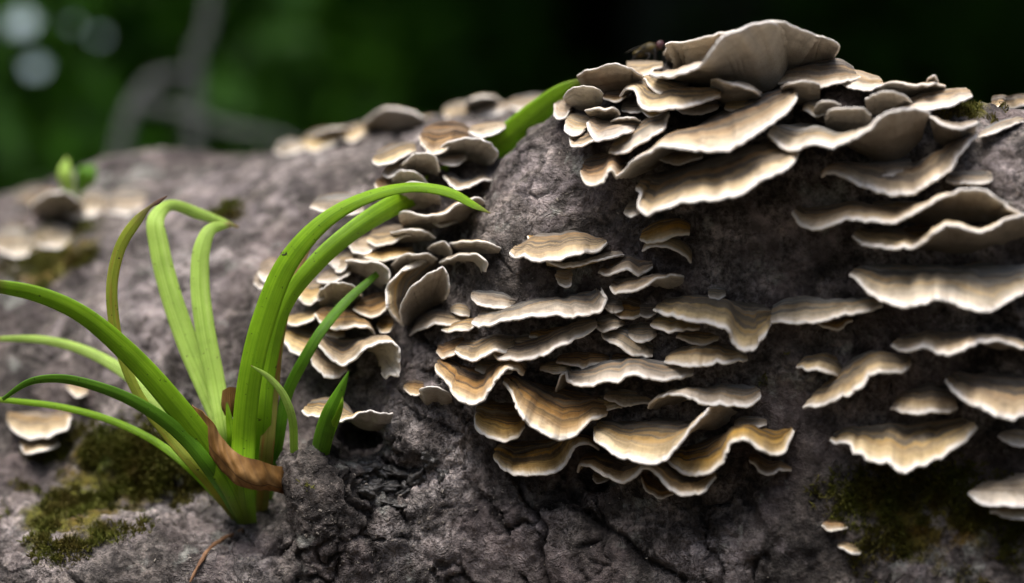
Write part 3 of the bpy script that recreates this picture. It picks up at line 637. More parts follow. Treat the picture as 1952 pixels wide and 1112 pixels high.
 (GB, 'oc', 1.9, '960,728 974,752 988,782 1003,806 1031,827 1064,837 1096,829 1113,814 1128,802 1158,792', '972,726 1010,733 1060,740 1110,748 1155,770', 'deep brown-banded bowl bracket with a crisp white edge', .9),
 (GB, 'oy', 1.2, '908,788 904,808 922,827 956,843 982,838 1000,818', '914,774 936,764 962,764 990,774', 'small ochre cup tucked under the S-curved bracket', .6),
 (GB, 'oy', 1.5, '942,874 958,896 990,906 1023,908 1052,902 1076,888 1092,860 1108,846 1129,847 1142,858', '948,850 985,843 1030,842 1080,838 1130,836', 'smooth amber bracket, lowest at the left of the frilled ones', .7),
 (GB, 'gd', 1.4, '1235,781 1244,765 1270,752 1300,752 1340,768 1380,771 1422,774 1442,766 1451,754', '1258,775 1295,768 1335,752 1370,738 1405,737 1438,744', 'thin arched grey bracket above the frilled ones', .8),
 (GB, 'td', 2.0, '1131,827 1133,840 1153,855 1174,871 1198,875 1218,884 1243,886 1263,880 1283,859 1304,835 1324,810 1344,786 1362,768', '1150,815 1190,807 1235,803 1280,800 1325,806 1370,812 1412,790', 'large wrinkled grey-tan bracket whose right edge folds straight up', 1.0),
 (GB, 'oy', 1.7, '1271,880 1287,894 1312,904 1336,906 1361,900 1377,884 1385,863 1397,843 1416,839 1440,852 1460,862 1480,866 1497,856 1506,840 1514,821', '1290,862 1330,842 1380,832 1430,826 1478,826 1510,820', 'frilled golden bracket with two scallops at the right of the group', .8),
 (GB, 'oy', 1.6, '1100,900 1106,885 1121,888 1145,902 1170,914 1198,920 1214,906 1227,893 1244,897 1263,916 1283,936 1308,945 1332,940 1353,928 1364,910', '1116,872 1170,872 1220,878 1270,884 1320,890 1362,902', 'lowest frilled bracket, golden with a wavy white edge', .7),
 (GB, 'oy', .7, '1222,912 1232,938 1258,950 1284,946', '1226,898 1250,902 1282,918', 'amber lobe showing under the fold of the lowest frilled bracket', .4, 0.0),
 (GB, 'py', .5, '1128,912 1136,921 1150,922 1160,914', '1134,902 1148,902 1160,906', 'little amber tab under the left half of the lowest frilled bracket', .4, 0.0),
 (GB, 'oy', .8, '1428,880 1456,904 1470,908 1486,898 1509,900', '1438,868 1465,870 1488,876 1505,886', 'dull ochre scrap right of the lowest frilled bracket', .4),
 # ---- crowded cluster left of the burl
 (GL, 'oc', .8, '797,260 808,280 824,297 840,293 862,281 888,268', '812,248 832,240 862,237 880,241 895,250', 'tan pitted bracket, topmost in the cluster behind the grass', .5),
 (GL, 'pc', 1.1, '831,292 854,274 888,266 918,268 941,279 949,293 940,309', '848,300 870,302 892,304 912,310 930,314', 'smooth cream underside curling over the blade of grass', .4),
 (GL, 'pc', .6, '893,254 918,263 944,258 963,243', '900,245 928,239 960,237', 'pale bracket touching the long blade at the top of the cluster', .3),
 (GL, 'pc', .7, '828,302 845,315 868,314 890,304', '836,298 862,296 886,296', 'white lobe under the smooth cream underside', .5),
 (GL, 'tc', .7, '709,308 718,317 742,312 768,300 792,292', '722,292 752,279 790,277', 'soft tan bracket at the upper left of the cluster', .3),
 (GL, 'gc', .9, '762,320 780,301 808,292 830,300 839,326', '770,330 795,333 820,333 836,332', 'grey-cream hood-like bracket in the upper cluster', .5),
 (GL, 'pc', .6, '729,331 740,339 760,333 778,318', '744,318 762,308 780,304', 'white-lipped bracket left of the grey-cream hood', .4),
 (GL, 'pc', .6, '747,346 752,331 775,327 800,335 817,352', '755,358 778,358 806,356', 'greenish-white small underside below the grey-cream hood', .5),
 (GL, 'oc', .5, '716,352 722,365 740,362 757,352', '728,341 744,337 758,339', 'small white-tipped brown bracket left of the bent blade', .4),
 (GL, 'gc', 1.0, '759,373 764,356 785,347 812,350 834,366', '760,398 780,402 810,402 842,396', 'wide grey-cream underside right behind the bend of the tall blade', .5),
 (GL, 'gd', .8, '845,334 856,347 869,360 895,358 925,346 946,342', '858,334 885,346 912,344 940,340', 'brown-topped bracket leaning on the side of the burl', .4),
 (GL, 'td', 1.0, '760,409 775,405 800,408 822,411 845,408 866,396 890,386 918,382 923,391', '772,428 800,436 830,436 860,430 885,420 905,408', 'wide brown-rimmed bracket just under the tip of the bent blade', .5),
 (GL, 'pc', .7, '744,444 775,438 805,439 832,451', '760,458 790,460 822,458', 'cream underside below the brown-rimmed bracket', .5),
 (GL, 'tc', .7, '698,456 714,465 748,461 782,451', '714,441 745,433 778,434', 'tan bracket left of the cream underside in the middle cluster', .5),
 (GL, 'pc', .6, '664,470 676,484 700,484 724,474', '678,458 700,452 724,456', 'pale bracket half hidden behind the second tall blade', .5),
 (GL, 'gc', .6, '815,474 828,464 846,461 857,471 863,492', '826,482 838,486 850,492 860,496', 'grey curled scrap left of the flat-topped buff bracket', .6),
 (GL, 'td', .9, '857,467 885,460 915,458 938,462 956,474', '868,477 892,486 918,493 944,486', 'flat-topped buff bracket beside bare dark bark', .6),
 (GL, 'gc', .9, '838,506 860,493 890,486 912,488 929,504 926,518', '852,503 874,503 895,506 912,516 920,522', 'pale-rimmed bracket below the flat-topped buff one', .7),
 (GL, 'tc', 1.0, '800,504 762,521 739,544 735,570 742,595 757,616 768,623', '834,497 822,510 808,525 796,540 784,558 774,582 770,606', 'cream-edged tan back of a fan bracket folded in half', .9),
 (GL, 'gd', 1.2, '766,623 763,592 774,563 800,537 825,518 845,509 853,525 855,558 848,572', '778,616 792,604 805,594 816,586 824,581 832,577 838,574 842,573 845,574', 'pored brown face of the fan bracket folded in half', 1.0),
 (GL, 'oc', .7, '674,588 690,598 712,602 730,593 743,580', '688,575 715,564 742,562', 'white-edged orange-brown bracket left of the fan folded in half', .6),
 (GL, 'gc', .9, '659,500 690,498 722,500 741,514 740,546', '672,514 695,525 715,537 732,548', 'pale grey bell-like underside above the orange-brown bracket', .6),
 (GL, 'pc', .6, '639,500 641,520 654,516 668,500', '652,489 668,482 686,484', 'white-lobed bracket left of the pale grey bell', .5),
 (GL, 'oc', .7, '682,490 715,497 762,494 790,486', '690,480 735,476 785,476', 'orange-banded top above the pale grey bell', .5),
 (GL, 'gd', .7, '744,506 764,491 790,482 815,487 832,497', '754,514 780,514 815,510', 'dark grey underside between the pale bell and the folded fan', .5),
 (GL, 'oc', 1.1, '599,598 607,612 620,624 636,629 662,626 690,622 706,629 714,643', '610,590 638,586 675,594 704,612', 'white-edged bracket with brown pits, above the S-folded one', .7),
 (GL, 'tc', 1.4, '597,648 612,665 630,685 650,696 670,691 690,673 715,658 740,655 757,662 762,690 757,718 744,716 734,719 728,710', '612,638 645,645 672,656 694,662 706,666 716,672 724,682 730,700', 'S-folded tan bracket with a hanging cream flap', .7),
 (GL, 'tc', .9, '590,680 600,701 620,722 640,723 662,706', '602,664 626,676 656,692', 'cream lobe under the S-folded bracket', .5),
 (GL, 'tc', .8, '537,645 547,661 558,672 578,678 602,668', '556,632 582,628 606,642', 'speckled cream bracket between the tall blades and the S-folded one', .4),
 (GL, 'tc', .7, '564,556 575,575 592,578 612,570 627,556', '574,546 600,539 626,543', 'tan bracket partly behind the leaning grass blades', .4),
 (GL, 'gc', .8, '604,566 618,546 644,537 670,540 689,561', '612,582 640,588 664,582 684,568', 'grey dome-like underside above the bracket with brown pits', .5),
 (GL, 'pc', .6, '603,535 630,541 655,531 668,520', '618,524 642,516 664,512', 'small cream bracket above the grey dome-like one', .4),
 (GL, 'pc', .6, '492,524 503,540 520,536 534,520', '502,504 518,496 534,500', 'white blurred bracket left of the tall blade, upper of two', .3),
 (GL, 'pc', .5, '484,544 492,552 506,548 516,538', '490,524 502,518 514,522', 'white blurred bracket left of the tall blade, lower of two', .3),
 (GL, 'tc', .6, '538,615 560,621 590,613 608,601', '556,605 580,598 604,594', 'thin cream shelf left of the bracket with brown pits', .4),
 (GL, 'pc', .6, '625,500 640,512 660,508', '632,488 648,482 662,486', 'little cream bracket behind the second tall blade', .3),
 (GL, 'gd', .5, '592,400 640,412 694,402', '606,380 645,372 690,378', 'faint brown bracket in the blur above the second tall blade', .2),
 (GL, 'oc', .4, '720,622 730,632 742,632 750,622', '726,612 738,606 748,612', 'tiny rust bracket beside the hanging cream flap', .3),
 (GL, 'tc', 1.0, '574,782 584,791 602,797 622,795 642,800 662,798 686,786 704,784 722,788 748,790', '598,770 628,764 654,772 680,806 706,816 736,812', 'lone tan shelf above the hollow, crossed by a short blade', .8),
 (GL, 'oc', .6, '769,743 782,752 796,755 804,745', '782,729 796,725 808,730', 'tan left lobe of the small ragged bracket beside the S-curved one', .5),
 (GL, 'gd', .6, '799,744 812,738 830,738 846,744 861,752', '806,768 815,785 824,772 838,769 849,780 861,768', 'small ragged bracket with torn grey points beside the S-curved one', .6, 0.0),
 # ---- far ridge and far left
 (GF, 'gc', 1.0, '524,286 540,298 562,294 580,284', '532,276 552,268 574,274', 'blurred pale bracket at the left end of the far ridge row', 0),
 (GF, 'tc', 1.2, '572,280 596,290 622,282 656,270', '584,262 612,250 644,252', 'blurred tan bracket second along the far ridge row', 0),
 (GF, 'gd', 1.0, '596,258 622,248 650,244 672,250', '606,270 630,268 660,264', 'blurred grey bracket standing up behind the second of the far ridge row', 0),
 (GF, 'tc', 1.0, '644,268 668,272 690,262 706,250', '652,250 676,240 700,238', 'blurred buff bracket third along the far ridge row', 0),
 (GF, 'gd', 1.5, '694,232 716,216 748,207 782,212 810,228', '704,246 736,252 770,250 802,242', 'largest blurred grey bracket of the far ridge row, seen from below', 0),
 (GF, 'tc', 1.0, '706,258 734,264 764,256 790,250', '714,248 744,242 780,242', 'blurred tan bracket under the largest one of the far ridge row', 0),
 (GF, 'tc', 1.0, '792,240 816,246 842,236', '800,230 820,224 838,226', 'small blurred tan bracket right of the largest far ridge one', 0),
 (GF, 'gc', 1.0, '842,222 862,230 884,226 906,214', '850,208 874,198 900,200', 'blurred cream bracket in the gap before the burl on the far ridge', 0),
 (GF, 'gd', 1.2, '884,202 906,190 930,186 958,196', '894,214 920,214 950,210', 'blurred grey bracket with raised edge near the burl on the far ridge', 0),
 (GF, 'pc', 1.0, '906,214 926,224 952,220 972,210', '914,204 940,200 966,202', 'blurred white-edged bracket near the burl on the far ridge', 0),
 (GF, 'gc', 1.2, '965,206 992,212 1020,206 1046,194', '982,196 1010,186 1040,186', 'blurred grey bracket meeting the burl on the far ridge', 0),
 (GF, 'tc', 2.4, '14,428 60,434 110,424 142,408', '24,372 70,356 124,362', 'blurred beige old bracket at the far left end of the log', 0),
 (GF, 'gc', 2.0, '120,410 160,418 205,404', '132,378 165,366 200,372', 'blurred pale old bracket beside the seedling on the far log', 0),
 (GF, 'gc', 2.0, '196,404 240,410 290,396', '208,372 245,362 285,368', 'blurred grey old bracket behind the yellowing blade', 0),
 (GF, 'gd', 2.0, '-10,478 30,492 72,480', '-4,444 30,434 62,444', 'blurred beige old bracket above the orange moss', 0),
 (GF, 'gd', 2.0, '60,392 92,374 130,370 160,386', '70,412 105,416 150,408', 'blurred grey old bracket standing up behind the seedling', 0),
 (GF, 'gd', 1.2, '60,462 100,474 140,462', '68,440 100,430 134,438', 'blurred tan old bracket right above the green moss', 0),
 (GF, 'td', 1.5, '14,806 34,829 60,838 98,832 126,822 137,798', '20,790 70,792 124,786', 'tan blurred bracket beneath the low arching blades', .6),
 (GF, 'td', 1.0, '40,846 46,864 62,868 86,862 112,850', '44,836 78,836 106,838', 'folded tan bracket directly under the one beneath the low blades', .5),
 (GF, 'tc', .8, '126,744 142,758 166,752', '132,732 150,728 166,734', 'small blurred tan bracket between the low arching blades', .2),
]
DARKGAP = ['1010,640 1040,652 1080,646 1110,632|1020,628 1060,622 1105,616', '905,706 940,716 975,708|915,692 945,686 975,690', '1030,708 1060,716 1085,708|1035,694 1060,688 1085,692',
 '1060,690 1110,700 1160,692|1070,676 1115,668 1160,674', '1150,762 1190,776 1240,766|1160,746 1195,738 1235,746', '1120,772 1150,784 1185,778|1130,758 1155,752 1185,758', '1165,690 1200,698 1245,690|1172,672 1205,664 1240,672',
 '1215,596 1232,606 1250,600|1218,582 1234,576 1250,582', '1290,646 1330,656 1370,648|1300,634 1335,626 1368,634', '1185,640 1205,664 1228,668|1190,622 1212,618 1232,626', '1150,586 1170,596 1192,588|1156,572 1172,566 1190,572',
 '1240,300 1290,312 1340,302|1250,290 1295,282 1335,286', '1330,320 1380,326 1430,308|1340,306 1385,298 1425,294', '1290,210 1330,220 1370,206|1300,200 1335,192 1368,194', '1380,206 1420,212 1462,196|1390,194 1425,184 1458,182',
 '1220,212 1245,226 1275,216|1228,202 1250,196 1275,202', '1185,210 1205,218 1228,210|1190,200 1208,194 1226,198', '1530,210 1555,220 1580,212|1535,198 1556,192 1578,198', '1390,240 1430,248 1470,226|1398,228 1432,216 1466,210',
 '1640,330 1690,338 1740,326|1650,316 1692,308 1736,308', '1660,404 1710,414 1760,402|1668,390 1712,382 1756,386', '1720,452 1770,460 1820,448|1728,438 1772,430 1816,434', '1700,540 1760,552 1820,546|1710,522 1762,514 1816,520',
 '1740,654 1790,660 1840,652|1750,642 1792,634 1836,638', '640,560 660,572 684,566|646,548 662,542 682,548', '655,602 675,612 700,606|660,590 676,584 698,590', '700,512 722,520 745,512|704,500 724,494 744,500', '610,632 632,644 656,640|614,622 634,616 654,622',
 '800,318 818,326 838,320|804,308 820,302 836,308', '790,372 812,380 836,374|794,362 812,356 834,362', '820,424 845,432 872,424|824,412 846,406 870,412', '860,596 876,604 894,600|862,584 878,578 894,584', '980,652 1005,660 1030,654|985,640 1006,634 1028,640',
 '1255,824 1290,832 1320,818|1262,812 1290,804 1316,808', '1400,812 1430,820 1460,812|1406,802 1432,794 1458,800', '1000,770 1040,784 1085,776|1010,756 1044,748 1082,754']
for c in CAPS:
    lf_ = {GT: 1.3 if float(c[3].split(',')[0]) < 1350 else 0.8, GL: 0.35}.get(c[0], 0.0)
    bracket(c[1], c[2], row(c[3]), row(c[4]), c[5], c[0], dome=(c[7] if len(c) > 7 else None), lift=lf_, ymax=(0.9 if c[5].startswith('lone tan shelf') else {GL: 3.5, GT: 3.2}.get(c[0], 99.0)))
for k, s in enumerate(DARKGAP):
    mm, bb = s.split('|')
    gx_, gy_ = row(mm)[1]
    where = ('wedged among the crowded cluster behind the grass' if gx_ < 880 else 'wedged between the long shelves below the crown' if gy_ < 345 and gx_ < 1500 else
             'in the shade between the broad near-end shelves' if gx_ > 1500 else 'in the dark gaps between the middle shelves' if gy_ < 735 else 'in the dark behind the frilled brackets')
    bracket(['od', 'gd', 'td'][k % 3], 0.55, row(mm), row(bb), ['rust-brown', 'dull grey', 'drab tan'][k % 3] + ' old bracket stub ' + where, 'dark old stubs in the gaps', lift=(0.5 if gy_ < 345 and gx_ > 1150 else 0.0))

# ---------------------------------------------------------------- grass, dead leaf, root
def make_blade_mat(name, c0, c1, tip=None, tip0=0.8, blot=(0.30, 0.16, 0.03), blotf=0.0):
    m, t, b, out = mat_new(name)
    uv = nd(t, 'UVMap').outputs[0]; s = nd(t, 'SeparateXYZ', i_0=uv); u, v = s.outputs[0], s.outputs[1]
    co = objco(t)
    st = nd(t, 'CombineXYZ', i_0=mth(t, 'MULTIPLY', u, 26.0), i_1=mth(t, 'MULTIPLY', v, 1.5)).outputs[0]
    ve = noise(t, st, 1.6, 3, 0.6)
    c = mix(t, ramp(t, ve, [(0.35, (0, 0, 0)), (0.65, (1, 1, 1))]), c0, c1)
    n = noise(t, co, 160, 4)
    c = mix(t, 0.7, c, ramp(t, n, [(0.3, (0.72, 0.75, 0.6)), (0.6, (1.08, 1.06, 1.0))]), 'MULTIPLY')
    keel = ramp(t, mth(t, 'ABSOLUTE', mth(t, 'SUBTRACT', u, 0.5)), [(0.0, (0.72, 0.78, 0.6)), (0.07, (1, 1, 1))])
    c = mix(t, 0.8, c, keel, 'MULTIPLY')
    if blotf:
        bf = ramp(t, noise(t, nd(t, 'CombineXYZ', i_0=mth(t, 'MULTIPLY', u, 3.0), i_1=mth(t, 'MULTIPLY', v, 5.0), i_2=4.0).outputs[0], 1.3, 3), [(0.5, (0, 0, 0)), (0.64, (1, 1, 1))])
        c = mix(t, mth(t, 'MULTIPLY', bf, blotf), c, blot)
    if tip:
        tf = ramp(t, mth(t, 'ADD', v, mth(t, 'MULTIPLY', mth(t, 'SUBTRACT', n, 0.5), 0.06)), [(tip0, (0, 0, 0)), (min(tip0 + 0.1, 1.0), (1, 1, 1))])
        c = mix(t, tf, c, tip)
    spk = ramp(t, noise(t, co, 1100, 2, 0.5), [(0.70, (0, 0, 0)), (0.74, (1, 1, 1))])
    c = mix(t, mth(t, 'MULTIPLY', spk, 0.8), c, (0.02, 0.018, 0.012))
    low = ramp(t, v, [(0.0, (1, 1, 1)), (0.10, (0, 0, 0))])
    c = mix(t, mth(t, 'MULTIPLY', low, 0.45), c, (0.30, 0.30, 0.10))
    t.links.new(c, b.inputs['Base Color']); b.inputs['Roughness'].default_value = 0.42; b.inputs['Specular IOR Level'].default_value = 0.4
    bp = nd(t, 'Bump', i_Strength=0.5, i_Distance=0.0004, i_Height=ve); t.links.new(bp.outputs[0], b.inputs['Normal'])
    tr = nd(t, 'BsdfTranslucent', i_Color=mix(t, 1.0, c, (1.0, 1.0, 0.45), 'MULTIPLY'))
    ms = nd(t, 'MixShader', i_0=0.33, i_1=b.outputs[0], i_2=tr.outputs[0]); t.links.new(ms.outputs[0], out.inputs[0])
    return m
BL = {'green': make_blade_mat('blade_green', (0.20, 0.44, 0.008), (0.34, 0.60, 0.02), (0.22, 0.14, 0.05), 0.95),
      'deep': make_blade_mat('blade_deep', (0.10, 0.28, 0.010), (0.17, 0.40, 0.018)),
      'pale': make_blade_mat('blade_pale', (0.38, 0.64, 0.07), (0.60, 0.80, 0.22), (0.30, 0.22, 0.08), 0.97),
      'yellow': make_blade_mat('blade_yellowing', (0.30, 0.40, 0.035), (0.42, 0.48, 0.06), (0.17, 0.10, 0.07), 0.84, (0.45, 0.26, 0.05), 0.5),
      'dying': make_blade_mat('blade_dying', (0.28, 0.30, 0.05), (0.38, 0.34, 0.08), (0.45, 0.28, 0.12), 0.75, (0.42, 0.17, 0.05), 0.8)}
def blade(path, mat, parent, tilt=(0, 0), keel=0.22, n=70, name='blade'):
    """path: (px, py, depth, width in px)"""
    c = catmull(path, n)
    C = np.array([P(q[0], q[1], q[2]) for q in c]); W = np.maximum(c[:, 3], 0.4) * 0.0123 * (1 + c[:, 2] / 70) * 0.5
    T = np.gradient(C, axis=0); T /= np.linalg.norm(T, axis=1, keepdims=True)
    V = C - CAM; V /= np.linalg.norm(V, axis=1, keepdims=True)
    S = np.cross(T, V); S /= np.maximum(np.linalg.norm(S, axis=1, keepdims=True), 1e-6)
    for i in range(1, n):
        if S[i] @ S[i - 1] < 0: S[i] *= -1
    for _ in range(3): S[1:-1] = (S[:-2] + 2 * S[1:-1] + S[2:]) / 4
    S /= np.linalg.norm(S, axis=1, keepdims=True)
    N = np.cross(S, T)
    a = np.radians(np.linspace(tilt[0], tilt[1], n))[:, None]
    S2 = S * np.cos(a) + N * np.sin(a); N2 = N * np.cos(a) - S * np.sin(a)
    k = np.linspace(-1, 1, 9)
    G = C[:, None] + S2[:, None] * (W[:, None] * k[None])[..., None] + N2[:, None] * (W[:, None] * keel * (np.abs(k) ** 1.3)[None])[..., None]
    th = 0.012
    low = G - N2[:, None] * th
    uv = np.stack(np.meshgrid(np.linspace(0, 1, n), (k + 1) / 2, indexing='ij'), -1)[..., ::-1]
    ring = np.concatenate([G, low[:, ::-1]], 1); ruv = np.concatenate([uv, uv[:, ::-1]], 1)
    ring = np.concatenate([ring, ring[:, :1]], 1); ruv = np.concatenate([ruv, ruv[:, :1]], 1)
    o = np_mesh(name, ring.reshape(-1, 3), grid_quads(n, 19), BL[mat], uv=ruv.reshape(-1, 2))
    put_under(o, parent); return o
yb = hit_y(470, 1005)
sedge = empty('sedge_plant', P(472, 1008, yb)); tag(sedge, 'tuft of long arching bright green strap leaves rooted on the log', 'plant')
y0 = yb + 0.05
print('plant depth', yb)
F0 = y0
blade([(458, 1000, F0 + .6, 22), (425, 925, 1.0, 30), (385, 858, 1.2, 34), (318, 782, 1.8, 30), (240, 712, 2.4, 24), (160, 668, 2.8, 20), (80, 648, 3.0, 16), (-10, 646, 3.2, 10)], 'pale', sedge)
blade([(446, 978, F0 + .2, 20), (372, 902, .6, 17), (300, 845, .8, 15), (220, 805, 1.0, 14), (120, 777, 1.2, 13), (-20, 760, 1.4, 10)], 'green', sedge)
blade([(455, 990, F0 + .1, 22), (390, 910, .2, 22), (320, 830, .2, 22), (268, 760, .2, 20), (236, 690, .2, 19), (216, 605, .2, 22), (214, 535, .2, 22), (232, 465, .2, 22), (262, 420, .2, 19), (288, 393, .2, 6), (300, 386, .2, 9), (318, 374, .2, 2)], 'yellow', sedge, (0, 10))
blade([(465, 1000, F0, 24), (412, 912, -.3, 30), (345, 830, -.6, 30), (270, 775, -.8, 26), (190, 740, -.9, 22), (110, 723, -.9, 19), (55, 730, -.9, 15), (5, 762, -.9, 8)], 'deep', sedge, (15, 35), .3)
blade([(472, 1005, F0, 26), (440, 930, -.2, 42), (398, 860, -.5, 48), (325, 765, -.8, 47), (240, 672, -1.0, 43), (150, 598, -1.2, 37), (70, 563, -1.3, 34), (-20, 545, -1.4, 28)], 'green', sedge, (10, 30), .3)
blade([(452, 960, F0 + .4, 24), (434, 840, 1.0, 34), (400, 755, 1.3, 40), (356, 650, 1.7, 42), (322, 550, 2.0, 40), (303, 470, 2.2, 38), (298, 415, 2.4, 32), (322, 392, 2.8, 22), (380, 408, 3.2, 22), (455, 433, 3.4, 5)], 'pale', sedge, (0, 5))
blade([(458, 950, F0 + .4, 24), (432, 840, .9, 32), (412, 730, 1.2, 36), (390, 620, 1.5, 38), (381, 530, 1.8, 36), (386, 470, 2.0, 32), (402, 438, 2.2, 24), (440, 428, 2.6, 10)], 'pale', sedge, (-10, 0))
blade([(498, 985, F0 + .2, 24), (508, 860, .5, 28), (518, 750, .6, 27), (532, 640, .6, 22), (560, 535, .6, 16), (592, 468, .7, 5)], 'dying', sedge)
blade([(492, 980, F0 + .2, 26), (502, 820, .4, 30), (515, 690, .4, 30), (545, 580, .4, 32), (606, 500, .5, 36), (682, 435, .9, 38), (752, 392, 1.7, 42), (830, 352, 3.2, 44), (900, 312, 3.7, 48), (962, 270, 3.6, 56), (1035, 210, 3.4, 50), (1075, 178, 3.3, 38), (1125, 150, 3.2, 8)], 'green', sedge, (-10, -25), .3, 110)
blade([(476, 1005, F0, 30), (464, 930, -.1, 42), (464, 840, -.2, 46), (476, 720, -.4, 46), (502, 610, -.5, 46), (548, 500, -.6, 42), (620, 420, -.7, 33), (700, 376, -.8, 25), (785, 357, -.8, 20), (860, 368, -.8, 20), (905, 392, -.8, 14), (935, 407, -.8, 2)], 'green', sedge, (0, 25), .25, 100)
blade([(510, 960, F0 + .5, 16), (530, 850, .8, 20), (548, 750, .7, 22), (580, 685, .5, 22), (612, 632, .6, 20), (660, 575, 1.2, 18), (720, 522, 1.8, 12)], 'deep', sedge)
blade([(448, 930, F0, 10), (442, 850, .2, 16), (437, 800, .1, 13), (432, 766, .1, 3)], 'green', sedge)
blade([(560, 900, .9, 14), (560, 850, .3, 16), (556, 795, -.2, 16), (537, 748, -.4, 14), (508, 716, -.5, 10), (478, 697, -.6, 2)], 'pale', sedge, (20, 0))
yb2 = hit_y(615, 842)
shoot = empty('sedge_shoot', P(615, 880, yb2)); tag(shoot, 'short green grass shoot rising behind the grey bark lip', 'plant')
blade([(600, 905, .7, 28), (612, 840, -.2, 38), (628, 788, -.8, 34), (648, 745, -1.0, 20), (665, 708, -1.1, 2)], 'deep', shoot, (25, 15), .35)
blade([(612, 905, .7, 14), (628, 830, -.3, 17), (643, 795, -.9, 13), (651, 770, -1.1, 8), (653, 756, -1.1, 2)], 'green', shoot)

def make_dead():
    m, t, b, out = mat_new('dead_leaf')
    uv = nd(t, 'UVMap').outputs[0]; s = nd(t, 'SeparateXYZ', i_0=uv); co = objco(t)
    n = noise(t, co, 110, 5, 0.6)
    c = ramp(t, n, [(0.3, (0.17, 0.075, 0.018)), (0.5, (0.34, 0.175, 0.046)), (0.7, (0.50, 0.29, 0.10))])
    vein = nd(t, 'TexWave', i_Vector=nd(t, 'Mapping', i_Vector=uv, i_Scale=(1.0, 0.35, 1.0), i_Rotation=(0, 0, 0.5)).outputs[0], i_Scale=3.0, i_Distortion=3.0).outputs[0]
    mr = ramp(t, mth(t, 'ABSOLUTE', mth(t, 'SUBTRACT', s.outputs[1], 0.62)), [(0.0, (1, 1, 1)), (0.05, (0, 0, 0))])
    c = mix(t, mth(t, 'MULTIPLY', mr, 0.7), c, (0.06, 0.022, 0.01))
    c = mix(t, mth(t, 'MULTIPLY', ramp(t, vein, [(0.8, (0, 0, 0)), (1.0, (1, 1, 1))]), 0.3), c, (0.08, 0.035, 0.012))
    t.links.new(c, b.inputs['Base Color']); b.inputs['Roughness'].default_value = 0.6
    bp = nd(t, 'Bump', i_Strength=0.6, i_Distance=0.0006, i_Height=mth(t, 'ADD', n, vein)); t.links.new(bp.outputs[0], b.inputs['Normal'])
    tr = nd(t, 'BsdfTranslucent', i_Color=c); ms = nd(t, 'MixShader', i_0=0.3, i_1=b.outputs[0], i_2=tr.outputs[0]); t.links.new(ms.outputs[0], out.inputs[0])
    return m
DEAD = make_dead()
def sheet(name, edges, mat, n=50, m=10, th=0.015, wav=0.05):
    """a thin curled sheet lofted through several long curves (px, py, depth)"""
    E = [np.array([P(*q) for q in catmull(e, n)]) for e in edges]
    k = np.linspace(0, 1, m); L = np.array([np.array(catmull(np.stack([e[i] for e in E]), m)) for i in range(n)])
    N = np.cross(np.gradient(L, axis=1), np.gradient(L, axis=0)); N /= np.maximum(np.linalg.norm(N, axis=-1, keepdims=True), 1e-9)
    L = L + N * (fbm(L / 0.35, 3, 5) * wav)[..., None]
    low = L - N * th
    ring = np.concatenate([L, low[:, ::-1], L[:, :1]], 1)
    U = np.stack(np.meshgrid(np.linspace(0, 1, n), k, indexing='ij'), -1); ruv = np.concatenate([U, U[:, ::-1], U[:, :1]], 1)
    return np_mesh(name, ring.reshape(-1, 3), grid_quads(n, 2 * m + 1), mat, uv=ruv.reshape(-1, 2))
lf = sheet('dead_leaf', [[(366, 772, .0), (398, 794, -.6), (425, 835, -.6), (455, 866, -.65), (500, 880, -.5), (556, 896, .9)],
                         [(363, 784, .2), (395, 832, -.55), (428, 876, -.75), (465, 902, -.75), (510, 914, -.5), (562, 925, .9)],
                         [(364, 790, .2), (396, 858, -.4), (425, 902, -.6), (455, 926, -.6), (505, 934, -.3), (566, 950, 1.0)]], DEAD)
tag(lf, 'curled brown dead leaf caught between the grass stems and the bark lip', 'leaf')
lf2 = sheet('dead_leaf', [[(424, 745, .5), (438, 738, .4), (452, 740, .5)], [(422, 765, .5), (438, 762, .4), (455, 762, .5)], [(428, 792, .6), (440, 796, .5), (452, 790, .6)]], DEAD, 16, 6, wav=.02)
tag(lf2, 'small orange-brown leaf scrap wedged between two upright grass blades', 'leaf')

def tube(name, pts, rad, mat, parent=None, n=None, seg=8, jit=0.0):
    """pts (k,3) cm, rad (k,)"""
    pts = np.asarray(pts, float); rad = np.asarray(rad, float); n = n or len(pts) * 6
    c = catmull(np.concatenate([pts, rad[:, None]], 1), n); C, Rr = c[:, :3], np.maximum(c[:, 3], 1e-4)
    T = np.gradient(C, axis=0); T /= np.linalg.norm(T, axis=1, keepdims=True)
    up = np.array([0.31, 0.52, 0.79]); A = np.cross(T, up); A /= np.linalg.norm(A, axis=1, keepdims=True); Bv = np.cross(T, A)
    a = np.linspace(0, 2 * np.pi, seg, endpoint=False)
    V = C[:, None] + (A[:, None] * np.cos(a)[None, :, None] + Bv[:, None] * np.sin(a)[None, :, None]) * Rr[:, None, None]
    if jit: V += (fbm(V / (Rr.mean() * 2), 2, 3) * jit)[..., None] * (V - C[:, None])
    V = np.concatenate([V, V[:, :1]], 1)
    o = np_mesh(name, V.reshape(-1, 3), grid_quads(n, seg + 1), mat)
    if parent is not None: put_under(o, parent)
    return o
def simple(name, c0, c1, scale=200.0, rough=0.7, bump=0.0003, spec=0.3):
    m, t, b, out = mat_new(name); co = objco(t); n = noise(t, co, scale, 4, 0.6)
    t.links.new(ramp(t, n, [(0.32, c0), (0.68, c1)]), b.inputs['Base Color']); b.inputs['Roughness'].default_value = rough; b.inputs['Specular IOR Level'].default_value = spec
    if bump:
        bp = nd(t, 'Bump', i_Strength=0.6, i_Distance=bump, i_Height=n); t.links.new(bp.outputs[0], b.inputs['Normal'])
    return m
ROOT = simple('root_skin', (0.14, 0.07, 0.035), (0.30, 0.17, 0.09), 300)
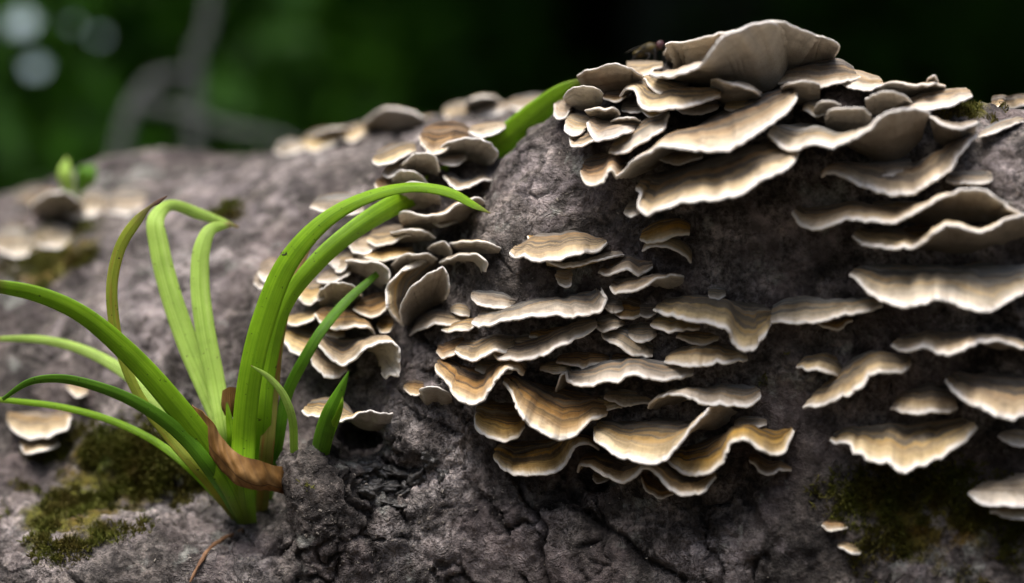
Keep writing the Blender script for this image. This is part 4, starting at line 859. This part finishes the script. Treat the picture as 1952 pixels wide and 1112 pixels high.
rp = [P(q[0], q[1], (hit_y(q[0], q[1]) or 1.0) - q[2]) for q in [(362, 1110, .02), (380, 1075, .12), (398, 1048, .14), (425, 1028, .12), (450, 1018, .1), (474, 1004, .0)]]
tag(tube('root_strand', rp, [.03, .045, .05, .05, .055, .05], ROOT, jit=.3), 'thin orange-brown root strand curling from the foot of the grass tuft', 'root')

# ---------------------------------------------------------------- dark rotten wood in the hollow, crumbs, moss
ROT = simple('rotten_wood', (0.014, 0.013, 0.012), (0.085, 0.082, 0.076), 240, 0.42, 0.0025, 0.6)
def chip(cx, cy, dy, rx, ry, rz, rot, sd):
    n, m = 36, 24
    th = np.linspace(0, 2 * np.pi, n, endpoint=False); ph = np.linspace(0.02, np.pi - 0.02, m)
    T, Ph = np.meshgrid(th, ph, indexing='ij')
    D = np.stack([np.cos(T) * np.sin(Ph), np.sin(T) * np.sin(Ph), np.cos(Ph)], -1)
    rr = np.maximum(0.35, 1.05 + 0.6 * fbm(D * 1.5 + sd * 3.1, 5, sd, 0.6))
    L = D * rr[..., None] * np.array([rx, ry, rz])
    a = math.radians(rot); L = np.stack([L[..., 0] * math.cos(a) - L[..., 2] * math.sin(a), L[..., 1], L[..., 0] * math.sin(a) + L[..., 2] * math.cos(a)], -1)
    o = np_mesh('bark_flake', (L + P(cx, cy, hit_y(cx, cy) + dy)).reshape(-1, 3), grid_quads(n, m, closed=True), ROT, parent=log)
for i, (cx, cy, dy, rx, ry, rz, rot) in enumerate([(700, 890, -.1, .30, .3, .14, 10), (745, 900, -.2, .42, .3, .13, -14), (725, 925, -.2, .40, .3, .13, 8), (700, 935, -.1, .3, .25, .12, -20), (770, 935, -.15, .3, .25, .15, 30),
        (800, 905, -.15, .28, .3, .2, 55), (822, 878, -.1, .2, .25, .22, 70), (845, 905, -.05, .16, .2, .2, 80), (805, 945, -.05, .2, .2, .12, 20), (752, 958, 0, .35, .22, .1, -6), (690, 910, 0, .2, .22, .1, 25), (780, 880, .1, .25, .25, .12, -30)]):
    chip(cx, cy, dy + .12, rx, ry, rz, rot, i + 3)

front = ((CAM - LV2) * NRM).sum(1) > 0
def scatter_stuff(name, wgt, count, maker, mat, label, cat):
    w_ = np.where(front, wgt, 0); w_ = w_ / w_.sum(); idx = rng.choice(len(LV2), count, p=w_)
    Vs, Qs, off = [], [], 0
    for i in idx:
        v, q = maker(LV2[i], NRM[i]); Vs.append(v); Qs.append(q + off); off += len(v)
    o = np_mesh(name, np.concatenate(Vs), np.concatenate(Qs), mat, smooth=False); o['kind'] = 'stuff'
    tag(o, label, cat); return o
def frame(n):
    a = np.cross(n, rng.normal(size=3)); a /= np.linalg.norm(a); return a, np.cross(n, a)
def crumb(p, n):
    a, b = frame(n); l = rng.uniform(.008, .026) * rng.choice([1, 1, 1, 1, 1.9]); w_ = l * rng.uniform(.2, .7); h = l * .3; t0 = n * rng.uniform(-.2, .5) + a; t0 /= np.linalg.norm(t0)
    c = p + n * h * .3
    v = np.array([c - t0 * l - b * w_, c - t0 * l * .8 + b * w_, c + t0 * l + b * w_ * .6, c + t0 * l * .9 - b * w_ * .7,
                  c - t0 * l * .7 - b * w_ * .7 + n * h, c - t0 * l * .6 + b * w_ * .8 + n * h, c + t0 * l * .7 + b * w_ * .5 + n * h, c + t0 * l * .8 - b * w_ * .5 + n * h])
    return v, np.array([[0, 1, 2, 3], [4, 7, 6, 5], [0, 4, 5, 1], [1, 5, 6, 2], [2, 6, 7, 3], [3, 7, 4, 0]])
CRUMB = simple('crumb', (0.08, 0.07, 0.06), (0.42, 0.38, 0.32), 420, 0.7, 0)
scatter_stuff('wood_crumbs', blob(720, 1020, 330, 150) + .5 * blob(1000, 330, 110, 130) + .35 * blob(1000, 520, 120, 80) + .2 * blob(400, 1050, 150, 60), 2200, crumb, CRUMB, 'fine pale wood crumbs lying in the bark', 'crumbs')
def tuft(p, n):
    vs, qs = [], []
    for k in range(4):
        d = n * .8 + rng.normal(size=3) * .55; d /= np.linalg.norm(d); a, b = frame(d); l = rng.uniform(.06, .17); w_ = l * .16
        q = p + rng.normal(size=3) * .04
        vs += [q - a * w_, q + a * w_, q + d * l + a * w_ * .2 + n * .02, q + d * l - a * w_ * .2]; qs.append(np.arange(4) + 4 * k)
    return np.array(vs), np.array(qs)
MOSS = simple('moss_leaf', (0.085, 0.06, 0.009), (0.105, 0.125, 0.014), 90, 0.7, 0)
mw = np.clip(moss - 0.25, 0, 1) * (fbm(LV2 / 0.8, 3, 90) > 0.0)
scatter_stuff('moss', mw, 12000, tuft, MOSS, 'low olive green moss growing in patches on the log', 'moss')

# ---------------------------------------------------------------- the fly and the gnat
def frame_px(px, py, y): return P(px, py, y)
FLYB = simple('fly_body', (0.008, 0.007, 0.006), (0.075, 0.055, 0.012), 700, 0.5, 0.0001, 0.25)
FLYE = simple('fly_eye', (0.055, 0.02, 0.022), (0.09, 0.038, 0.042), 3000, 0.3, 0.00003, 0.5)
FLYL = simple('fly_leg', (0.012, 0.011, 0.011), (0.03, 0.028, 0.026), 500, 0.4, 0)
def wing_mat():
    m, t, b, out = mat_new('fly_wing'); co = objco(t)
    b.inputs['Base Color'].default_value = (0.05, 0.048, 0.042, 1); b.inputs['Roughness'].default_value = 0.25
    tp = nd(t, 'BsdfTransparent', i_Color=(0.75, 0.75, 0.72, 1)); ms = nd(t, 'MixShader', i_0=0.72, i_1=b.outputs[0], i_2=tp.outputs[0]); t.links.new(ms.outputs[0], out.inputs[0]); return m
WING = wing_mat()
fy = hit_y(1230, 140) - 1.75
print('fly depth', fy, hit_y(1230, 120))
S = 0.0123 * (1 + fy / 70)
def FP(dx, dy, dd=0.0):                     # offsets in photo pixels from the thorax, dd in cm away from the viewer
    return P(1240 + dx, 92 - dy, fy + dd)
fly = empty('fly', FP(0, -32)); tag(fly, 'dark fly with maroon eyes standing on the pale shell bracket', 'fly')
def fly_body():
    h = .012; org = FP(-40, -26) - np.array([0, .32, 0]); dims = (70, 54, 58)
    G = np.stack(np.meshgrid(*[org[k] + h * np.arange(dims[k]) for k in range(3)], indexing='ij'), -1)
    d = ell(G, FP(0, 0), (.19, .13, .14)); d = smin(d, ell(G, FP(-10, -4), (.16, .12, .13)), .05)
    d = smin(d, ell(G, FP(-22, -11), (.16, .11, .10)), .04); d = smin(d, ell(G, FP(18, 4), (.085, .105, .10)), .03)
    d = smin(d, ell(G, FP(24, -3), (.04, .04, .07)), .03)
    V, Q = surface_nets(d, org, h)
    o = np_mesh('body', V, Q, FLYB); put_under(o, fly)
fly_body()
def orb(name, c, r, mat, parent, n=18, m=12):
    th = np.linspace(0, 2 * np.pi, n, endpoint=False); ph = np.linspace(0.01, np.pi - 0.01, m); T, Ph = np.meshgrid(th, ph, indexing='ij')
    D = np.stack([np.cos(T) * np.sin(Ph), np.sin(T) * np.sin(Ph), np.cos(Ph)], -1) * np.asarray(r)
    o = np_mesh(name, (D + c).reshape(-1, 3), grid_quads(n, m, closed=True), mat); put_under(o, parent); return o
orb('eye', FP(17, 6, -.075), (.085, .05, .095), FLYE, fly); orb('eye', FP(20, 7, .075), (.08, .05, .09), FLYE, fly)
tube('antenna', [FP(25, 3, -.02), FP(29, 1, -.03), FP(31, -6, -.03)], [.012, .014, .006], FLYL, fly); tube('antenna', [FP(26, 3, .03), FP(30, 1, .04), FP(32, -5, .04)], [.012, .014, .006], FLYL, fly)
tube('proboscis', [FP(24, -8, 0), FP(24, -14, 0), FP(25, -19, 0)], [.03, .022, .028], FLYL, fly)
for sgn in (-1, 1):
    e1 = [(-6, 9, sgn * .06), (-22, 4, sgn * .14), (-40, -4, sgn * .24), (-50, -10, sgn * .26)]
    e2 = [(-6, 8, sgn * .11), (-22, 2.5, sgn * .26), (-38, -5, sgn * .37), (-50, -10, sgn * .28)]
    A = np.array([FP(*q) for q in catmull(e1, 16)]); Bq = np.array([FP(*q) for q in catmull(e2, 16)])
    k = np.linspace(0, 1, 6)[None, :, None]; Gw = A[:, None] * (1 - k) + Bq[:, None] * k
    Gw = np.concatenate([Gw, (Gw - np.array([0, 0, .004]))[:, ::-1], Gw[:, :1]], 1)
    o = np_mesh('wing', Gw.reshape(-1, 3), grid_quads(16, 13), WING); put_under(o, fly)
for hx, hy, hd, kx, ky, kd, fx, fy_, fd in [(-10, -10, -.08, -2, -14, -.2, -9, -38, -.22), (2, -9, -.08, 9, -10, -.2, 8, -42, -.2), (-14, -8, -.06, -24, -8, -.18, -36, -30, -.2),
                                           (-10, -10, .08, -3, -16, .2, -6, -32, .24), (4, -9, .08, 12, -10, .18, 13, -34, .2), (-14, -8, .06, -25, -6, .2, -38, -29, .22)]:
    tube('leg', [FP(hx, hy, hd), FP(kx, ky, kd), FP((kx + fx) / 2 - 1, (ky + fy_) / 2, (kd + fd) / 2), FP(fx, fy_ + 2, fd), FP(fx + 3, fy_ - 3, fd)], [.03, .022, .016, .011, .009], FLYL, fly)
gn = empty('gnat', P(541, 489, -.75)); tag(gn, 'tiny black gnat sitting on the tall bent grass blade', 'insect')
orb('body', P(541, 486, -.74), (.06, .03, .022), FLYL, gn); orb('head', P(546, 484, -.75), (.022, .02, .02), FLYL, gn)
for a in (-5, 0, 5):
    tube('leg', [P(541 + a * .5, 486, -.75), P(541 + a, 481, -.82), P(541 + a * 1.4, 489, -.80)], [.006, .006, .004], FLYL, gn)

# ---------------------------------------------------------------- ground and woods behind
GROUND = simple('forest_floor', (0.018, 0.014, 0.009), (0.06, 0.045, 0.028), 14, 0.9, 0.01)
n = 90
gs = np.sign(np.linspace(-1, 1, n)) * np.abs(np.linspace(-1, 1, n)) ** 4 * 20000
GX, GY = np.meshgrid(gs, gs + 20, indexing='ij')
GZ = -21.6 + fbm(np.stack([GX / 60, GY / 60, np.zeros_like(GX)], -1), 3, 2) * 1.2 * np.exp(-(GX ** 2 + GY ** 2) / 600 ** 2)
g = np_mesh('ground', np.stack([GX, GY, GZ], -1).reshape(-1, 3), grid_quads(n, n), GROUND); g['kind'] = 'structure'
def leaf_mat(name, c0, c1, tr=0.25):
    m, t, b, out = mat_new(name); n_ = noise(t, objco(t), 6, 3, 0.6)
    c = ramp(t, n_, [(0.3, c0), (0.7, c1)]); t.links.new(c, b.inputs['Base Color']); b.inputs['Roughness'].default_value = 0.5
    tl = nd(t, 'BsdfTranslucent', i_Color=c); ms = nd(t, 'MixShader', i_0=tr, i_1=b.outputs[0], i_2=tl.outputs[0]); t.links.new(ms.outputs[0], out.inputs[0]); return m
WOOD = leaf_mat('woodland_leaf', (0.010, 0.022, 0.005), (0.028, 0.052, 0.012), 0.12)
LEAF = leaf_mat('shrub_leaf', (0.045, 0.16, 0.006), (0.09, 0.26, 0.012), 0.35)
def leaves(name, C, size, mat, up=0.5):
    k = len(C); d = rng.normal(size=(k, 3)); d /= np.linalg.norm(d, axis=1, keepdims=True)
    nn = rng.normal(size=(k, 3)) + np.array([0, 0, up]); s = np.cross(d, nn); s /= np.linalg.norm(s, axis=1, keepdims=True); u = np.cross(s, d)
    L = (size * rng.uniform(.6, 1.3, k))[:, None]
    V = np.stack([C - d * L, C + s * L * .42 - u * L * .1, C + d * L - u * L * .15, C - s * L * .42 - u * L * .1, C - d * L * .1 + u * L * .06], 1)
    b_ = (np.arange(k) * 5)[:, None]
    Q = np.concatenate([b_ + np.array([0, 1, 4]), b_ + np.array([1, 2, 4]), b_ + np.array([2, 3, 4]), b_ + np.array([3, 0, 4])])
    return np_mesh(name, V.reshape(-1, 3), Q, mat, smooth=False)
# woods: leafy wall behind, plus unseen ring and low canopy added to cut skylight
N1 = 15000
a = rng.uniform(0, 2 * np.pi, N1); rad = 420 + 260 * rng.random(N1); zz = -20 + np.where(np.cos(a) > 0, 620, 400) * rng.random(N1) ** 0.9
ring_ = np.stack([rad * np.sin(a), rad * np.cos(a), zz], -1)
N2 = 9000
wall = np.stack([rng.uniform(-330, 330, N2), rng.uniform(170, 330, N2), -22 + 330 * rng.random(N2)], -1)
N3 = 14000
shade_roof = np.stack([rng.uniform(-340, 340, N3), rng.uniform(45, 460, N3), np.zeros(N3)], -1)
shade_roof[:, 2] = 75 + 0.35 * (shade_roof[:, 1] - 45) + rng.uniform(0, 70, N3)
wd = leaves('woodland', np.concatenate([ring_, wall, shade_roof]), 20.0, WOOD); wd['kind'] = 'stuff'; tag(wd, 'dark blurred woodland foliage behind the log, plus unseen leaves added for shade', 'woodland')
TWIG = simple('twig_bark', (0.07, 0.078, 0.072), (0.13, 0.14, 0.13), 80, 0.8, 0.0005)
STEM = simple('stem_bark', (0.05, 0.045, 0.03), (0.10, 0.085, 0.06), 80, 0.8, 0.0005)
def shrub(cpx, cpy, y, rx, rz, count, size, label):
    c = P(cpx, cpy, y); root = empty('leafy_shrub', (c[0], y, -21.6)); tag(root, label, 'shrub', 'shrubs behind the log')
    q = rng.normal(size=(count, 3)); q /= np.linalg.norm(q, axis=1, keepdims=True); q *= rng.random((count, 1)) ** 0.4
    lf_ = leaves('foliage', c + q * np.array([rx, rx * .7, rz]), size, LEAF, 1.2); put_under(lf_, root)
    for k in range(3):
        tube('stem', [(c[0] + (k - 1) * 1.5, y, -22), (c[0] + (k - 1) * 3, y + 1, (c[2] - 22) / 2), (c[0] + (k - 1) * rx * .4, y, c[2])], [.6, .45, .25], STEM, root)
    return root
s1 = shrub(120, 200, 85, 17, 13, 620, 2.2, 'bright green leafy shrub with added pale sky glints behind the far end of the log')
shrub(440, 150, 105, 13, 11, 330, 2.4, 'green leafy shrub behind the bare grey twigs')
shrub(760, 120, 150, 14, 8, 200, 2.6, 'dim green shrub in the gap left of the burl')
shrub(1700, 110, 170, 18, 9, 150, 2.6, 'very dim green shrub in the dark right of the crown')
GLINT = simple('pale_glint', (0.30, 0.42, 0.44), (0.40, 0.52, 0.54), 60, 0.5, 0)
def sky_glint(px_, py_, y, r):  # five-lobed pale shape added to stand in for a bright glint of sky
    c = P(px_, py_, y); Vs, Qs = [], []
    ex = np.array([1.0, 0, 0]); nz = np.array([0, -.75, .66]); ez = np.cross(nz, ex)
    for k in range(5):
        a0 = k * 2 * np.pi / 5 + .3; d = ex * math.cos(a0) + ez * math.sin(a0); s = np.cross(nz, d)
        Vs += [c, c + d * r * .55 + s * r * .42 + nz * r * .1, c + d * r + nz * r * .16, c + d * r * .55 - s * r * .42 + nz * r * .1]; Qs.append(np.arange(4) + 4 * k)
    o = np_mesh('sky_glint', np.array(Vs), np.array(Qs), GLINT); put_under(o, s1)
sky_glint(42, 46, 60, .75); sky_glint(68, 130, 60, .55); sky_glint(140, 48, 66, .22); sky_glint(190, 70, 70, .3)
tw = empty('bare_twigs', (P(372, 300, 52)[0], 52, -21.6)); tag(tw, 'bare grey arching twigs standing blurred behind the log', 'twig')
tube('stem', [(P(372, 300, 52)[0], 52, -22.5), P(370, 420, 52), P(370, 300, 52), P(372, 180, 52), P(395, 60, 52), P(410, -60, 52)], [.4, .36, .33, .31, .28, .25], TWIG, tw)
tube('branch', [(P(372, 300, 52)[0] - 1, 52, -22.5), P(250, 500, 51), P(222, 340, 50), P(238, 250, 50), P(272, 175, 50.5), P(330, 145, 51.6), P(375, 140, 52)], [.36, .33, .31, .29, .27, .24, .2], TWIG, tw)
tube('branch', [P(258, 200, 50.3), P(340, 215, 49.5), P(430, 245, 49), P(540, 270, 49), P(640, 330, 49)], [.22, .22, .21, .2, .18], TWIG, tw)
ysd = hit_y(140, 400)
sdl = empty('seedling', P(140, 395, ysd)); tag(sdl, 'small blurred green seedling growing on the far log', 'plant')
blade([(132, 410, ysd, 8), (130, 360, ysd - .3, 22), (124, 330, ysd - .4, 28), (128, 300, ysd - .2, 4)], 'pale', sdl, name='leaf', n=24)
blade([(140, 410, ysd, 6), (150, 370, ysd - .5, 10), (168, 332, ysd - .8, 40), (182, 318, ysd - .6, 8)], 'deep', sdl, name='leaf', n=24)
